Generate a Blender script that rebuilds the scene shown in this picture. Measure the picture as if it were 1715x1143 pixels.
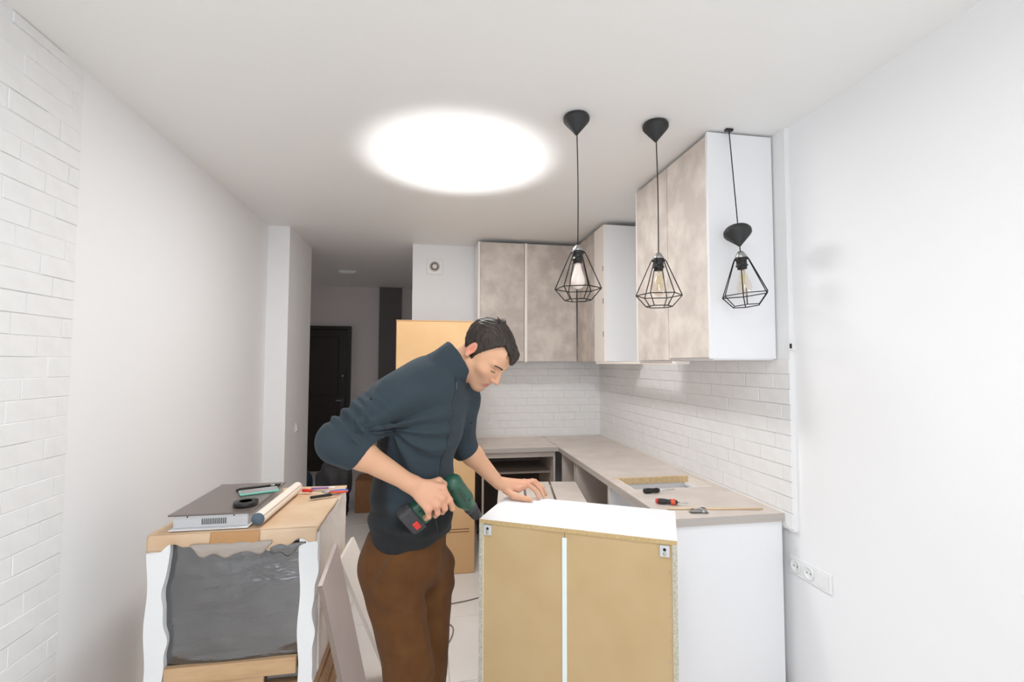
import bpy, bmesh, math, random
import numpy as np
from mathutils import Vector, Matrix, Euler

random.seed(7)
scene = bpy.context.scene
for o in list(bpy.data.objects):
    bpy.data.objects.remove(o, do_unlink=True)
COL = scene.collection
PI = math.pi

# ------------------------------------------------------------------ camera
cam_d = bpy.data.cameras.new('camera')
cam = bpy.data.objects.new('camera', cam_d)
COL.objects.link(cam)
FPX, YAW, PITCH, ROLL, EYE = 786.87, 0.1676, 0.0481, -0.0027, 1.5651
cam_d.sensor_fit = 'HORIZONTAL'
cam_d.sensor_width = 36.0
cam_d.lens = 36.0 * FPX / 1715.0
cam_d.clip_start = 0.02
cam.location = (0, 0, EYE)
cam.rotation_mode = 'QUATERNION'
cam.rotation_quaternion = (Matrix.Rotation(-YAW, 4, 'Z') @ Matrix.Rotation(PI/2 + PITCH, 4, 'X')
                           @ Matrix.Rotation(-ROLL, 4, 'Z')).to_quaternion()
scene.camera = cam

# ------------------------------------------------------------------ world, exposure
w = bpy.data.worlds.new('world'); scene.world = w
w.use_nodes = True
bg = w.node_tree.nodes['Background']
bg.inputs[0].default_value = (0.86, 0.93, 1.0, 1)
bg.inputs[1].default_value = 0.6
vs = scene.view_settings
vs.view_transform = 'Standard'
vs.look = 'None'
vs.gamma = 1.0
vs.use_curve_mapping = False
vs.exposure = 0.76
scene.cycles.use_denoising = True
scene.cycles.max_bounces = 8
scene.cycles.diffuse_bounces = 6
scene.cycles.transparent_max_bounces = 16
scene.cycles.sample_clamp_indirect = 8.0

def add_light(name, kind, loc, energy, color=(1, 1, 1), **kw):
    d = bpy.data.lights.new(name, kind)
    d.energy = energy; d.color = color
    for k, v in kw.items():
        setattr(d, k, v)
    o = bpy.data.objects.new(name, d); COL.objects.link(o); o.location = loc
    return o
def aim(o, target):
    d = Vector(target) - o.location
    o.rotation_euler = d.to_track_quat('-Z', 'Y').to_euler()

LAMP_STRENGTH = 18.0     # emission of the flush ceiling lamp
# unseen spot added behind the half-built cabinet for the flash glow on the ceiling
fl = add_light('ceiling_glow_spot', 'SPOT', (0.16, 2.62, 0.70), 190, (0.99, 0.995, 1.0), spot_size=0.60, spot_blend=1.0, shadow_soft_size=0.05)
aim(fl, (0.14, 2.60, 2.70))
# daylight through the window behind the camera
wl = add_light('window_daylight', 'AREA', (0.1, -1.12, 1.55), 14, (0.93, 0.97, 1.0), shape='RECTANGLE', size=2.0, size_y=1.7)
aim(wl, (0.1, 2, 1.5))
# dim fill panel added inside the closed corridor to brighten it
co = add_light('corridor_fill', 'AREA', (-2.82, 6.1, 1.4), 1.6, (1, 0.97, 0.96), shape='RECTANGLE', size=0.9, size_y=1.9)
aim(co, (-1.0, 6.1, 1.3))
# ceiling lamp over the near half of the room
cl = add_light('ceiling_lamp_light', 'AREA', (0.15, 0.55, 2.60), 8, (0.98, 0.99, 1.0), shape='DISK', size=0.42)

# ------------------------------------------------------------------ material helpers
MATS = {}
def lin(c):
    return tuple(((v/255)/12.92 if v/255 <= 0.04045 else ((v/255+0.055)/1.055)**2.4) for v in c)
def mat(name, rgb=(200, 200, 200), rough=0.6, metal=0.0, noise=None, bump=None, spec=0.5, sheen=0.0, **kw):
    """noise=(scale, rgb2, detail, lo, hi, stretch)  bump=(scale, strength, distance, stretch)"""
    m = bpy.data.materials.new(name); m.use_nodes = True
    nt = m.node_tree; b = nt.nodes['Principled BSDF']
    b.inputs['Base Color'].default_value = (*lin(rgb), 1)
    b.inputs['Roughness'].default_value = rough
    b.inputs['Metallic'].default_value = metal
    b.inputs['Specular IOR Level'].default_value = spec
    if sheen:
        b.inputs['Sheen Weight'].default_value = sheen
        b.inputs['Sheen Roughness'].default_value = 0.5
    for k, v in kw.items():
        b.inputs[k.replace('_', ' ')].default_value = v
    tc = None
    def coords(stretch):
        tc = nt.nodes.new('ShaderNodeTexCoord')
        mp = nt.nodes.new('ShaderNodeMapping')
        mp.inputs['Scale'].default_value = stretch
        nt.links.new(tc.outputs['Object'], mp.inputs['Vector'])
        return mp.outputs['Vector']
    if noise:
        sc, rgb2, det, lo, hi, st = noise
        n = nt.nodes.new('ShaderNodeTexNoise'); n.inputs['Scale'].default_value = sc; n.inputs['Detail'].default_value = det
        nt.links.new(coords(st), n.inputs['Vector'])
        r = nt.nodes.new('ShaderNodeMapRange'); r.inputs['From Min'].default_value = lo; r.inputs['From Max'].default_value = hi
        nt.links.new(n.outputs['Fac'], r.inputs['Value'])
        mx = nt.nodes.new('ShaderNodeMix'); mx.data_type = 'RGBA'
        mx.inputs['A'].default_value = (*lin(rgb), 1); mx.inputs['B'].default_value = (*lin(rgb2), 1)
        nt.links.new(r.outputs['Result'], mx.inputs['Factor'])
        nt.links.new(mx.outputs['Result'], b.inputs['Base Color'])
    if bump:
        sc, stg, dist, st = bump
        n = nt.nodes.new('ShaderNodeTexNoise'); n.inputs['Scale'].default_value = sc; n.inputs['Detail'].default_value = 4
        nt.links.new(coords(st), n.inputs['Vector'])
        bp = nt.nodes.new('ShaderNodeBump'); bp.inputs['Strength'].default_value = stg; bp.inputs['Distance'].default_value = dist
        nt.links.new(n.outputs['Fac'], bp.inputs['Height'])
        nt.links.new(bp.outputs['Normal'], b.inputs['Normal'])
    MATS[name] = m
    return m
def glass(name, rgb=(255, 255, 255), rough=0.0, alpha=0.12):
    m = bpy.data.materials.new(name); m.use_nodes = True
    nt = m.node_tree; nt.nodes.clear()
    out = nt.nodes.new('ShaderNodeOutputMaterial'); mx = nt.nodes.new('ShaderNodeMixShader')
    t = nt.nodes.new('ShaderNodeBsdfTransparent'); g = nt.nodes.new('ShaderNodeBsdfGlossy')
    t.inputs[0].default_value = (*lin(rgb), 1); g.inputs['Roughness'].default_value = rough
    mx.inputs[0].default_value = alpha
    nt.links.new(t.outputs[0], mx.inputs[1]); nt.links.new(g.outputs[0], mx.inputs[2]); nt.links.new(mx.outputs[0], out.inputs[0])
    MATS[name] = m
    return m
ONE = (1, 1, 1)
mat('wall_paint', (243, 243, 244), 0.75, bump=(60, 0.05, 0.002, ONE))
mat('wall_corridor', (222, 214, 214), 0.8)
mat('ceiling_paint', (243, 242, 240), 0.55)
mat('brick_white', (241, 241, 241), 0.7, noise=(14, (236, 236, 236), 3, .3, .7, ONE), bump=(45, 0.25, 0.004, ONE))
mat('joint_white', (238, 238, 238), 0.8)
mat('tile', (231, 227, 223), 0.35, noise=(3, (225, 220, 216), 4, .3, .7, ONE))
mat('grout', (190, 182, 175), 0.9)
mat('white_melamine', (241, 241, 243), 0.35)
mat('cream_edge', (246, 238, 230), 0.4)
mat('concrete_door', (206, 195, 187), 0.55, noise=(8, (230, 220, 211), 10, .38, .66, ONE))
mat('grey_door', (190, 179, 171), 0.55, noise=(8, (216, 206, 197), 10, .38, .66, ONE))
mat('counter', (212, 200, 191), 0.42, noise=(6, (224, 213, 204), 8, .35, .65, ONE))
mat('counter_edge', (186, 178, 172), 0.45)
mat('chipboard', (198, 172, 126), 0.8, noise=(110, (184, 157, 110), 4, .35, .65, ONE))
mat('chip_raw', (206, 201, 184), 0.8, noise=(150, (165, 158, 136), 3, .3, .7, ONE))
mat('chip_light', (212, 180, 130), 0.75, noise=(90, (230, 205, 165), 4, .3, .7, ONE))
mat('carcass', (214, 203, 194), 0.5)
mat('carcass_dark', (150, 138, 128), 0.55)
mat('brown_board', (70, 56, 47), 0.6)
mat('hdf', (188, 160, 116), 0.62, noise=(7, (194, 167, 124), 6, .3, .7, ONE), bump=(240, 0.06, 0.001, ONE))
mat('joint_strip', (226, 236, 232), 0.35)
mat('cardboard', (226, 186, 138), 0.75, noise=(4, (220, 178, 128), 4, .3, .7, ONE))
mat('cardboard_brown', (150, 108, 74), 0.8, noise=(5, (138, 96, 64), 3, .3, .7, ONE))
mat('cardboard_pale', (222, 196, 168), 0.75, noise=(6, (208, 176, 142), 5, .3, .7, ONE), bump=(18, 0.3, 0.01, ONE))
mat('paper_white', (240, 232, 224), 0.7, bump=(16, 0.3, 0.012, ONE))
mat('black_plastic', (30, 29, 29), 0.4)
mat('black_matt', (42, 42, 43), 0.55)
mat('black_wire', (34, 31, 30), 0.5, metal=0.4)
mat('cord', (24, 22, 22), 0.7)
mat('socket_white', (238, 238, 238), 0.3)
mat('socket_shadow', (205, 205, 205), 0.4)
mat('hole_dark', (40, 40, 40), 0.8)
mat('pin_grey', (150, 150, 150), 0.8)
mat('steel', (190, 190, 192), 0.3, metal=1.0)
mat('steel_soft', (205, 206, 208), 0.42, metal=0.35)
mat('zinc', (168, 168, 166), 0.32, metal=0.9, bump=(60, .5, .006, ONE))
mat('hob_glass', (112, 101, 96), 0.22, spec=0.5)
mat('foam', (236, 237, 238), 0.85, bump=(180, 0.25, 0.002, ONE))
mat('film_grey', (132, 132, 133), 0.17, metal=0.75, noise=(3.2, (112, 112, 113), 5, .35, .65, ONE), bump=(5, 0.5, 0.03, (1, 1, 2.6)), spec=0.9)
mat('film_clear', (168, 157, 148), 0.14, bump=(9, 0.5, 0.02, (1, 1, 2.2)), spec=0.9)
mat('tape_brown', (186, 140, 92), 0.2, spec=0.6)
mat('pine', (206, 172, 134), 0.65, noise=(6, (188, 150, 110), 5, .3, .7, (1, 6, 6)))
mat('board_pink', (198, 184, 177), 0.55, noise=(4, (206, 190, 185), 4, .3, .7, ONE))
mat('board_edge', (140, 126, 116), 0.7)
mat('mint', (122, 196, 178), 0.4)
mat('phone_glass', (150, 148, 146), 0.12)
mat('red_plastic', (214, 52, 44), 0.4)
mat('blue_plastic', (36, 110, 214), 0.35)
mat('orange_plastic', (226, 96, 60), 0.4)
mat('violet_plastic', (150, 112, 176), 0.4)
mat('tube_blue', (86, 102, 116), 0.5)
mat('paper_roll', (241, 228, 214), 0.6)
mat('door_dark', (42, 35, 33), 0.4, bump=(30, .1, .002, (6, 6, 1)))
mat('wall_slate', (104, 100, 100), 0.7)
mat('bag_grey', (92, 90, 94), 0.7, bump=(9, 0.8, 0.03, ONE))
mat('bag_blue', (44, 62, 80), 0.35, bump=(10, 0.9, 0.03, ONE))
mat('bag_navy', (28, 34, 66), 0.6, bump=(9, 0.6, 0.02, ONE))
mat('cable_grey', (128, 122, 118), 0.6)
mat('slate_blue', (112, 118, 140), 0.5)
mat('wood_strip', (226, 200, 164), 0.6)
mat('bulb_milk', (246, 232, 222), 0.25)
mat('filament', (236, 222, 120), 0.5)
glass('bulb_glass', (255, 250, 244), 0.03, 0.14)
glass('window_glass', (248, 252, 255), 0.0, 0.06)
mat('brass_screw', (196, 188, 170), 0.35, metal=0.9)
mat('green_drill', (38, 84, 66), 0.38)
mat('drill_grey', (58, 58, 62), 0.45)

# ------------------------------------------------------------------ mesh helpers
def link_mesh(name, bm, m, parent=None, smooth=False):
    me = bpy.data.meshes.new(name)
    bm.normal_update()
    bm.to_mesh(me); bm.free()
    if m is not None:
        me.materials.append(MATS[m] if isinstance(m, str) else m)
    if smooth:
        for p in me.polygons: p.use_smooth = True
    o = bpy.data.objects.new(name, me); COL.objects.link(o)
    if parent is not None: o.parent = parent
    return o
def add_box(bm, lo, hi, bev=0.0, M=None, seg=1):
    lo = Vector(lo); hi = Vector(hi)
    r = bmesh.ops.create_cube(bm, size=1)
    vs_ = r['verts']
    s = hi - lo; c = (hi + lo) / 2
    for v in vs_:
        v.co = Vector((v.co.x*s.x, v.co.y*s.y, v.co.z*s.z)) + c
    if bev > 0:
        es = list({e for v in vs_ for e in v.link_edges})
        g = bmesh.ops.bevel(bm, geom=es, offset=bev, segments=seg, affect='EDGES', profile=0.5)
        vs_ = list({v for f in g['faces'] for v in f.verts} | {v for v in vs_ if v.is_valid})
    if M is not None:
        bmesh.ops.transform(bm, matrix=M, verts=[v for v in vs_ if v.is_valid])
    return vs_
def box(name, lo, hi, m, parent=None, bev=0.0, M=None, seg=1):
    bm = bmesh.new(); add_box(bm, lo, hi, bev, M, seg)
    return link_mesh(name, bm, m, parent)
def add_tube(bm, pts, r, n=8, cap=True, closed=False):
    pts = [Vector(p) for p in pts]
    k = len(pts)
    rr = r if isinstance(r, (list, tuple)) else [r]*k
    up = Vector((0, 0, 1))
    rings = []
    prev = None
    for i, p in enumerate(pts):
        if closed: t = pts[(i+1) % k] - pts[i-1]
        else: t = pts[min(i+1, k-1)] - pts[max(i-1, 0)]
        if t.length < 1e-9: t = Vector((0, 0, 1))
        t.normalize()
        if prev is None:
            a = t.cross(up)
            if a.length < 1e-3: a = t.cross(Vector((1, 0, 0)))
        else:
            a = prev - t * prev.dot(t)
            if a.length < 1e-6: a = t.cross(up)
        a.normalize(); prev = a; b = t.cross(a)
        rings.append([bm.verts.new(p + (a*math.cos(2*PI*j/n) + b*math.sin(2*PI*j/n)) * rr[i]) for j in range(n)])
    m_ = k if closed else k-1
    for i in range(m_):
        A = rings[i]; B = rings[(i+1) % k]
        for j in range(n):
            bm.faces.new((A[j], A[(j+1) % n], B[(j+1) % n], B[j]))
    if cap and not closed:
        bm.faces.new(rings[0][::-1]); bm.faces.new(rings[-1])
def tube(name, pts, r, m, parent=None, n=8, closed=False):
    bm = bmesh.new(); add_tube(bm, pts, r, n, True, closed)
    bmesh.ops.recalc_face_normals(bm, faces=bm.faces)
    return link_mesh(name, bm, m, parent, True)
def add_lathe(bm, prof, n=24, M=None):
    rings = []
    for (r, z) in prof:
        if r < 1e-6:
            rings.append([bm.verts.new((0, 0, z))])
        else:
            rings.append([bm.verts.new((r*math.cos(2*PI*j/n), r*math.sin(2*PI*j/n), z)) for j in range(n)])
    for A, B in zip(rings, rings[1:]):
        for j in range(n):
            k = (j+1) % n
            if len(A) == 1 and len(B) == 1: continue
            if len(A) == 1: bm.faces.new((A[0], B[k], B[j]))
            elif len(B) == 1: bm.faces.new((A[j], A[k], B[0]))
            else: bm.faces.new((A[j], A[k], B[k], B[j]))
    if len(rings[0]) > 1: bm.faces.new(rings[0][::-1])
    if len(rings[-1]) > 1: bm.faces.new(rings[-1])
    if M is not None:
        vs_ = [v for R in rings for v in R]
        bmesh.ops.transform(bm, matrix=M, verts=vs_)
def lathe(name, prof, m, parent=None, n=24, M=None, smooth=True):
    bm = bmesh.new(); add_lathe(bm, prof, n, M)
    bmesh.ops.recalc_face_normals(bm, faces=bm.faces)
    o = link_mesh(name, bm, m, parent, smooth)
    return o
def prism(name, poly, z0, z1, m, parent=None, M=None, bev=0):
    bm = bmesh.new()
    a = [bm.verts.new((x, y, z0)) for x, y in poly]; b = [bm.verts.new((x, y, z1)) for x, y in poly]
    n = len(poly)
    bm.faces.new(a[::-1]); bm.faces.new(b)
    for i in range(n): bm.faces.new((a[i], a[(i+1) % n], b[(i+1) % n], b[i]))
    bmesh.ops.recalc_face_normals(bm, faces=bm.faces)
    if bev: bmesh.ops.bevel(bm, geom=bm.edges[:], offset=bev, segments=2, affect='EDGES')
    if M is not None: bmesh.ops.transform(bm, matrix=M, verts=bm.verts[:])
    return link_mesh(name, bm, m, parent)
def empty(name, loc=(0, 0, 0)):
    o = bpy.data.objects.new(name, None); COL.objects.link(o); o.location = loc
    o.empty_display_size = 0.05
    return o
def tag(o, label, cat, group=None):
    o['label'] = label; o['category'] = cat
    if group: o['group'] = group
    return o
def thing(name, label, cat, group=None, loc=(0, 0, 0)):
    return tag(empty(name, loc), label, cat, group)
def keep(o, parent):
    """parent without moving (parents here are unrotated)"""
    o.parent = parent
    o.matrix_parent_inverse = Matrix.Translation(-parent.location)
    return o
class Grp:
    """an Empty at loc; children are authored in world coordinates and shifted"""
def P(root, o):
    return keep(o, root)
def struct(o, label, cat):
    o['kind'] = 'structure'; o['label'] = label; o['category'] = cat
    return o

# ------------------------------------------------------------------ the room
CE = 2.704; XL = -1.35; XR = 1.683; YB = 4.53; XK = 1.663; Y0 = -1.2
def s_box(name, lo, hi, m, label, cat): return struct(box(name, lo, hi, m), label, cat)
s_box('ceiling', (-2.9, Y0-.1, CE), (XR+.1, 7.5, CE+.1), 'ceiling_paint', 'smooth satin white ceiling over the whole room', 'ceiling')
s_box('wall_left', (XL-.12, Y0, 0), (XL, 4.13, CE), 'wall_paint', 'smooth white painted wall beside the wrapped appliance', 'wall')
s_box('wall_right', (XR, Y0, 0), (XR+.12, YB+.1, CE), 'wall_paint', 'plain white wall with the triple socket plate', 'wall')
s_box('wall_back', (-.195, YB, 0), (XR, YB+.1, CE), 'wall_paint', 'white kitchen back wall with the round vent', 'wall')
s_box('wall_pillar', (-2.9, 4.13, 0), (-1.183, 4.85, CE), 'wall_paint', 'white wall pier with a light switch beside the corridor', 'wall')
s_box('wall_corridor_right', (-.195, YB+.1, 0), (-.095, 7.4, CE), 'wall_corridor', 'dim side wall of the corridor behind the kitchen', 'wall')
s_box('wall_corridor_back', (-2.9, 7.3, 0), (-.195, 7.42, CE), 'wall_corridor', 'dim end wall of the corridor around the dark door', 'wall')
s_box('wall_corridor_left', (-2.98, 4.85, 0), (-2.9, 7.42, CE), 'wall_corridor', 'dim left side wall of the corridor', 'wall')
s_box('trim_1', (-.79, 7.22, 0), (-.47, 7.3, CE), 'wall_slate', 'dark slate grey pier standing at the corridor end wall', 'pier')
# wall behind the camera with its window opening
wr = struct(empty('wall_rear'), 'white wall with the window behind the camera', 'wall')
for k, (lo, hi) in enumerate([((XL, Y0-.1, 0), (-.95, Y0, CE)), ((1.15, Y0-.1, 0), (XR, Y0, CE)), ((-.95, Y0-.1, 0), (1.15, Y0, .68)), ((-.95, Y0-.1, 2.42), (1.15, Y0, CE))]):
    box('wall_section', lo, hi, 'wall_paint', wr)
wi = struct(empty('window_1'), 'white framed window behind the camera', 'window')
bm = bmesh.new()
for lo, hi in [((-.95, Y0-.09, .68), (1.15, Y0-.03, .74)), ((-.95, Y0-.09, 2.36), (1.15, Y0-.03, 2.42)), ((-.95, Y0-.09, .74), (-.89, Y0-.03, 2.36)), ((1.09, Y0-.09, .74), (1.15, Y0-.03, 2.36)), ((.07, Y0-.09, .74), (.13, Y0-.03, 2.36))]:
    add_box(bm, lo, hi)
link_mesh('window_frame', bm, 'socket_white', wi)
for a, b in ((-.89, .07), (.13, 1.09)):
    box('pane', (a, Y0-.065, .74), (b, Y0-.06, 2.36), 'window_glass', wi)
# floor: large pale tiles with recessed joints
fl_ = struct(box('floor', (-2.9, Y0, -.1), (XR, 7.3, -.004), 'grout'), 'pale cream tiled floor', 'floor')
bm = bmesh.new(); add_box(bm, (0.0, 0.0, -.006), (.596, .596, 0), .0015)
tile0 = None
ix = 0
x = -2.9 + .0
while x < XR - .02:
    y = Y0
    while y < 7.29:
        x1 = min(x+.6, XR); y1 = min(y+.6, 7.3)
        if tile0 is None:
            tile0 = link_mesh('tile', bm, 'tile', fl_); t = tile0
        else:
            t = bpy.data.objects.new('tile', tile0.data); COL.objects.link(t); t.parent = fl_
        t.location = (x+.002, y+.002, 0)
        t.scale = ((x1-x-.004)/.596, (y1-y-.004)/.596, 1)
        y += .6
    x += .6

# ---- brick slips: one shared mesh, each brick an object of its own
BRICK_L, BRICK_H, BRICK_T = 0.2100, 0.0695, 0.0042
bm = bmesh.new(); add_box(bm, (0, 0, 0), (BRICK_L, BRICK_T, BRICK_H), 0.0015)
brick_me = bpy.data.meshes.new('brick'); bm.to_mesh(brick_me); bm.free(); brick_me.materials.append(MATS['brick_white'])
RB = random.Random(3)
def brick_field(parent, a0, a1, z0, z1, place, skip=None, toothed=False):
    """place(a,z) -> (location, rotation z) with the brick lying along +a"""
    pitch, lp = 0.072, 0.213
    row = 0; z = z0
    while z < z1 - .02:
        off = (0.0, .5, .25, .75)[row % 4] * lp
        a = a0 - off
        while a < a1 - .004:
            s, e = max(a, a0), min(a + BRICK_L, a1)
            h = min(BRICK_H, z1 - z)
            if e - s > .02 and not (skip and skip((s+e)/2, z + h/2)):
                loc, rz = place(s, z)
                b = bpy.data.objects.new('brick', brick_me); COL.objects.link(b); b.parent = parent
                d = RB.uniform(-.0012, .0012)
                b.location = loc; b.rotation_euler = (RB.uniform(-.008, .008), 0, rz + RB.uniform(-.004, .004))
                b.scale = ((e-s)/BRICK_L, 1 + d/BRICK_T*2, h/BRICK_H)
            a += lp
        z += pitch; row += 1

# accent brick on the left wall (ends in a vertical edge beside the painted part)
wl_ = bpy.data.objects['wall_left']
brick_field(wl_, .62, 2.03, 0.0, CE-.004, lambda a, z: ((XL-.001, 2.03+.62-a, z), -PI/2))
# brick backsplash on the right kitchen wall, standing 20 mm proud of the plain wall
bs = struct(box('wall_backsplash_right', (XK-.004, 1.965, .79), (XR, YB, CE), 'joint_white'), 'white brick slip cladding above the long worktop', 'wall')
brick_field(bs, 1.965, YB-.005, .80, 1.60, lambda a, z: ((XK-.004, a, z), PI/2))
brick_field(bs, 2.87, 3.49, 1.60, CE-.01, lambda a, z: ((XK-.004, a, z), PI/2))
bs2 = struct(box('wall_backsplash_back', (.395, YB-.012, .80), (XK+.002, YB, 1.62), 'joint_white'), 'white brick slip cladding behind the corner worktop', 'wall')
brick_field(bs2, .40, XK-.004, .80, 1.60, lambda a, z: ((1.0*(.40+XK-.004) - a, YB-.012, z), PI))

# ---- corridor door (dark), with frame, panels, lock, handle
dr = struct(empty('door_1'), 'dark brown steel entrance door at the corridor end', 'door')
box('door_leaf', (-2.06, 7.25, 0), (-1.24, 7.29, 2.06), 'door_dark', dr, .004)
bm = bmesh.new()
for lo, hi in [((-2.11, 7.22, 0), (-2.06, 7.3, 2.11)), ((-1.24, 7.22, 0), (-1.19, 7.3, 2.11)), ((-2.06, 7.22, 2.06), (-1.24, 7.3, 2.11))]: add_box(bm, lo, hi, .004)
link_mesh('door_frame', bm, 'door_dark', dr)
for z0, z1 in ((.15, .95), (1.1, 1.95)):
    box('door_panel', (-1.96, 7.235, z0), (-1.36, 7.25, z1), 'door_dark', dr, .006)
h = box('lock_plate', (-1.315, 7.238, 1.28), (-1.275, 7.25, 1.40), 'drill_grey', dr, .004)
lathe('lock_cylinder', [(0, 0), (.014, 0), (.014, .02), (0, .02)], 'steel', dr, 12, Matrix.Translation((-1.295, 7.238, 1.38)) @ Matrix.Rotation(PI/2, 4, 'X'))
tube('door_handle', [(-1.295, 7.25, 1.02), (-1.295, 7.20, 1.02), (-1.38, 7.20, 1.02)], .009, 'steel', dr)
box('handle_plate', (-1.32, 7.238, .93), (-1.27, 7.25, 1.07), 'drill_grey', dr, .004)
# corridor ceiling light plate
cp = thing('ceiling_light', 'small white rectangular light on the corridor ceiling', 'light', None, (-1.04, 6.02, CE-.001))
P(cp, box('light_housing', (-1.14, 5.97, CE-.03), (-.94, 6.07, CE-.0005), 'socket_white', None, .004))
P(cp, box('light_diffuser', (-1.125, 5.98, CE-.038), (-.955, 6.06, CE-.03), 'paper_white', None, .003))
# flush round ceiling lamp in the middle of the room, overexposed in the picture
lm = thing('ceiling_lamp', 'round glowing flush ceiling lamp in front of the kitchen', 'lamp', None, (.14, 2.60, CE-.001))
em = mat('opal_glow', (255, 252, 246), .4); em.node_tree.nodes['Principled BSDF'].inputs['Emission Color'].default_value = (.985, .995, 1, 1)
em.node_tree.nodes['Principled BSDF'].inputs['Emission Strength'].default_value = LAMP_STRENGTH
P(lm, lathe('lamp_rim', [(.258, -.0005), (.262, -.0005), (.262, -.008), (.258, -.008)], 'socket_white', None, 64, Matrix.Translation((.14, 2.60, CE))))
P(lm, lathe('lamp_diffuser', [(0, -.0005), (.257, -.0005), (.257, -.008), (.250, -.0095), (0, -.0095)], 'opal_glow', None, 64, Matrix.Translation((.14, 2.60, CE))))
# room ceiling lamp above the camera side (carries the lamp light)
lp_ = thing('ceiling_lamp', 'round flat white ceiling lamp over the camera side', 'lamp', None, (.15, .55, CE-.001))
P(lp_, lathe('lamp_rim', [(0, CE-.001), (.25, CE-.001), (.25, CE-.05), (.235, CE-.055), (.235, CE-.03), (0, CE-.03)], 'socket_white', None, 40, Matrix.Translation((.15, .55, 0))))
# ------------------------------------------------------------------ wall cabinets
ZB, ZT = 1.585, 2.668
T = .016
KX = XK - .012       # back plane of things hung on the right wall
KY = YB - .026       # back plane of things hung on the back wall
def cabinet_y(name, label, x0, x1, yf, door, grp=None, left_edge=True):
    """wall cabinet on the back wall, door facing -Y"""
    r = thing(name, label, 'cabinet', grp, ((x0+x1)/2, KY, ZB))
    bm = bmesh.new()
    add_box(bm, (x0, yf+.02, ZB), (x0+T, KY, ZT)); add_box(bm, (x1-T, yf+.02, ZB), (x1, KY, ZT))
    add_box(bm, (x0+T, yf+.02, ZB), (x1-T, KY, ZB+T)); add_box(bm, (x0+T, yf+.02, ZT-T), (x1-T, KY, ZT)); add_box(bm, (x0+T, KY-.004, ZB+T), (x1-T, KY, ZT-T))
    P(r, link_mesh('carcass', bm, 'white_melamine'))
    d = P(r, box('door', (x0+.019 if left_edge else x0+.002, yf, ZB+.002), (x1-.002, yf+.018, ZT-.002), door, None, .0015))
    return r
c1 = cabinet_y('wall_cabinet', 'mottled concrete-look wall cabinet on the back wall next to the round vent', .398, .822, 4.19, 'grey_door')
P(c1, box('side_edge', (.398, 4.19, ZB), (.415, 4.21, ZT), 'cream_edge'))
c2 = cabinet_y('wall_cabinet', 'darker concrete-look wall cabinet on the back wall, in the corner', .824, 1.318, 4.19, 'grey_door')
P(c2, box('filler_strip', (.824, 4.185, ZB-.004), (.848, 4.208, ZT), 'cream_edge'))
# corner cabinet on the right wall: grey door, cream front strip with hinge plates, white side towards the gap
XF = 1.325
c3 = thing('wall_cabinet', 'corner wall cabinet with a bare white side and hinge plates, beside the open gap', 'cabinet', None, (1.5, 3.8, ZB))
bm = bmesh.new()
add_box(bm, (XF+.018, 3.50, ZB), (KX, 3.50+T, ZT)); add_box(bm, (XF+.018, 4.17, ZB), (KX, 4.186, ZT))
add_box(bm, (XF+.018, 3.516, ZB), (KX, 4.17, ZB+T)); add_box(bm, (XF+.018, 3.516, ZT-T), (KX, 4.17, ZT)); add_box(bm, (KX-.004, 3.516, ZB+T), (KX, 4.17, ZT-T))
P(c3, link_mesh('carcass', bm, 'white_melamine'))
P(c3, box('door', (XF, 3.722, ZB+.002), (XF+.018, 4.184, ZT-.002), 'grey_door', None, .0015))
P(c3, box('front_strip', (XF, 3.50, ZB-.004), (XF+.018, 3.719, ZT), 'cream_edge', None, .001))
for z in (1.80, 2.06, 2.32):
    hp = P(c3, box('hinge_plate', (XF-.004, 3.505, z-.02), (XF, 3.525, z+.02), 'steel', None, .001))
# the tall pair near the plain wall
def cabinet_x(label, y0, y1, near):
    r = thing('wall_cabinet', label, 'cabinet', None, ((XF+KX)/2, (y0+y1)/2, ZB))
    bm = bmesh.new()
    x0 = 1.307 + .02
    add_box(bm, (x0, y0, ZB), (KX, y0+T, ZT+.018)); add_box(bm, (x0, y1-T, ZB), (KX, y1, ZT+.018))
    add_box(bm, (x0, y0+T, ZB), (KX, y1-T, ZB+T)); add_box(bm, (x0, y0+T, ZT), (KX, y1-T, ZT+.018)); add_box(bm, (KX-.004, y0+T, ZB+T), (KX, y1-T, ZT))
    P(r, link_mesh('carcass', bm, 'white_melamine'))
    return r
c4 = cabinet_x('pale concrete-look wall cabinet behind the middle pendant, beside the open gap', 2.452, 2.86, False)
P(c4, box('door', (1.307, 2.454, ZB+.002), (1.325, 2.845, ZT+.016), 'concrete_door', None, .0015))
P(c4, box('edge_strip', (1.305, 2.846, ZB-.002), (1.326, 2.862, ZT+.018), 'cream_edge'))
c5 = cabinet_x('pale concrete-look wall cabinet with a broad white end panel nearest the plain wall', 2.06, 2.45, True)
P(c5, box('door', (1.307, 2.062, ZB+.012), (1.325, 2.449, ZT+.016), 'concrete_door', None, .0015))
P(c5, box('end_panel', (1.303, 2.042, ZB+.006), (KX, 2.0595, ZT+.026), 'white_melamine', None, .0012))
bd = tag(box('shelf_rail', (XF+.002, 2.42, ZB-.021), (XF+.09, 3.70, ZB-.0045), 'cream_edge', None, .001), 'thin cream board running under the gap between the wall cabinets', 'board')

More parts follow.
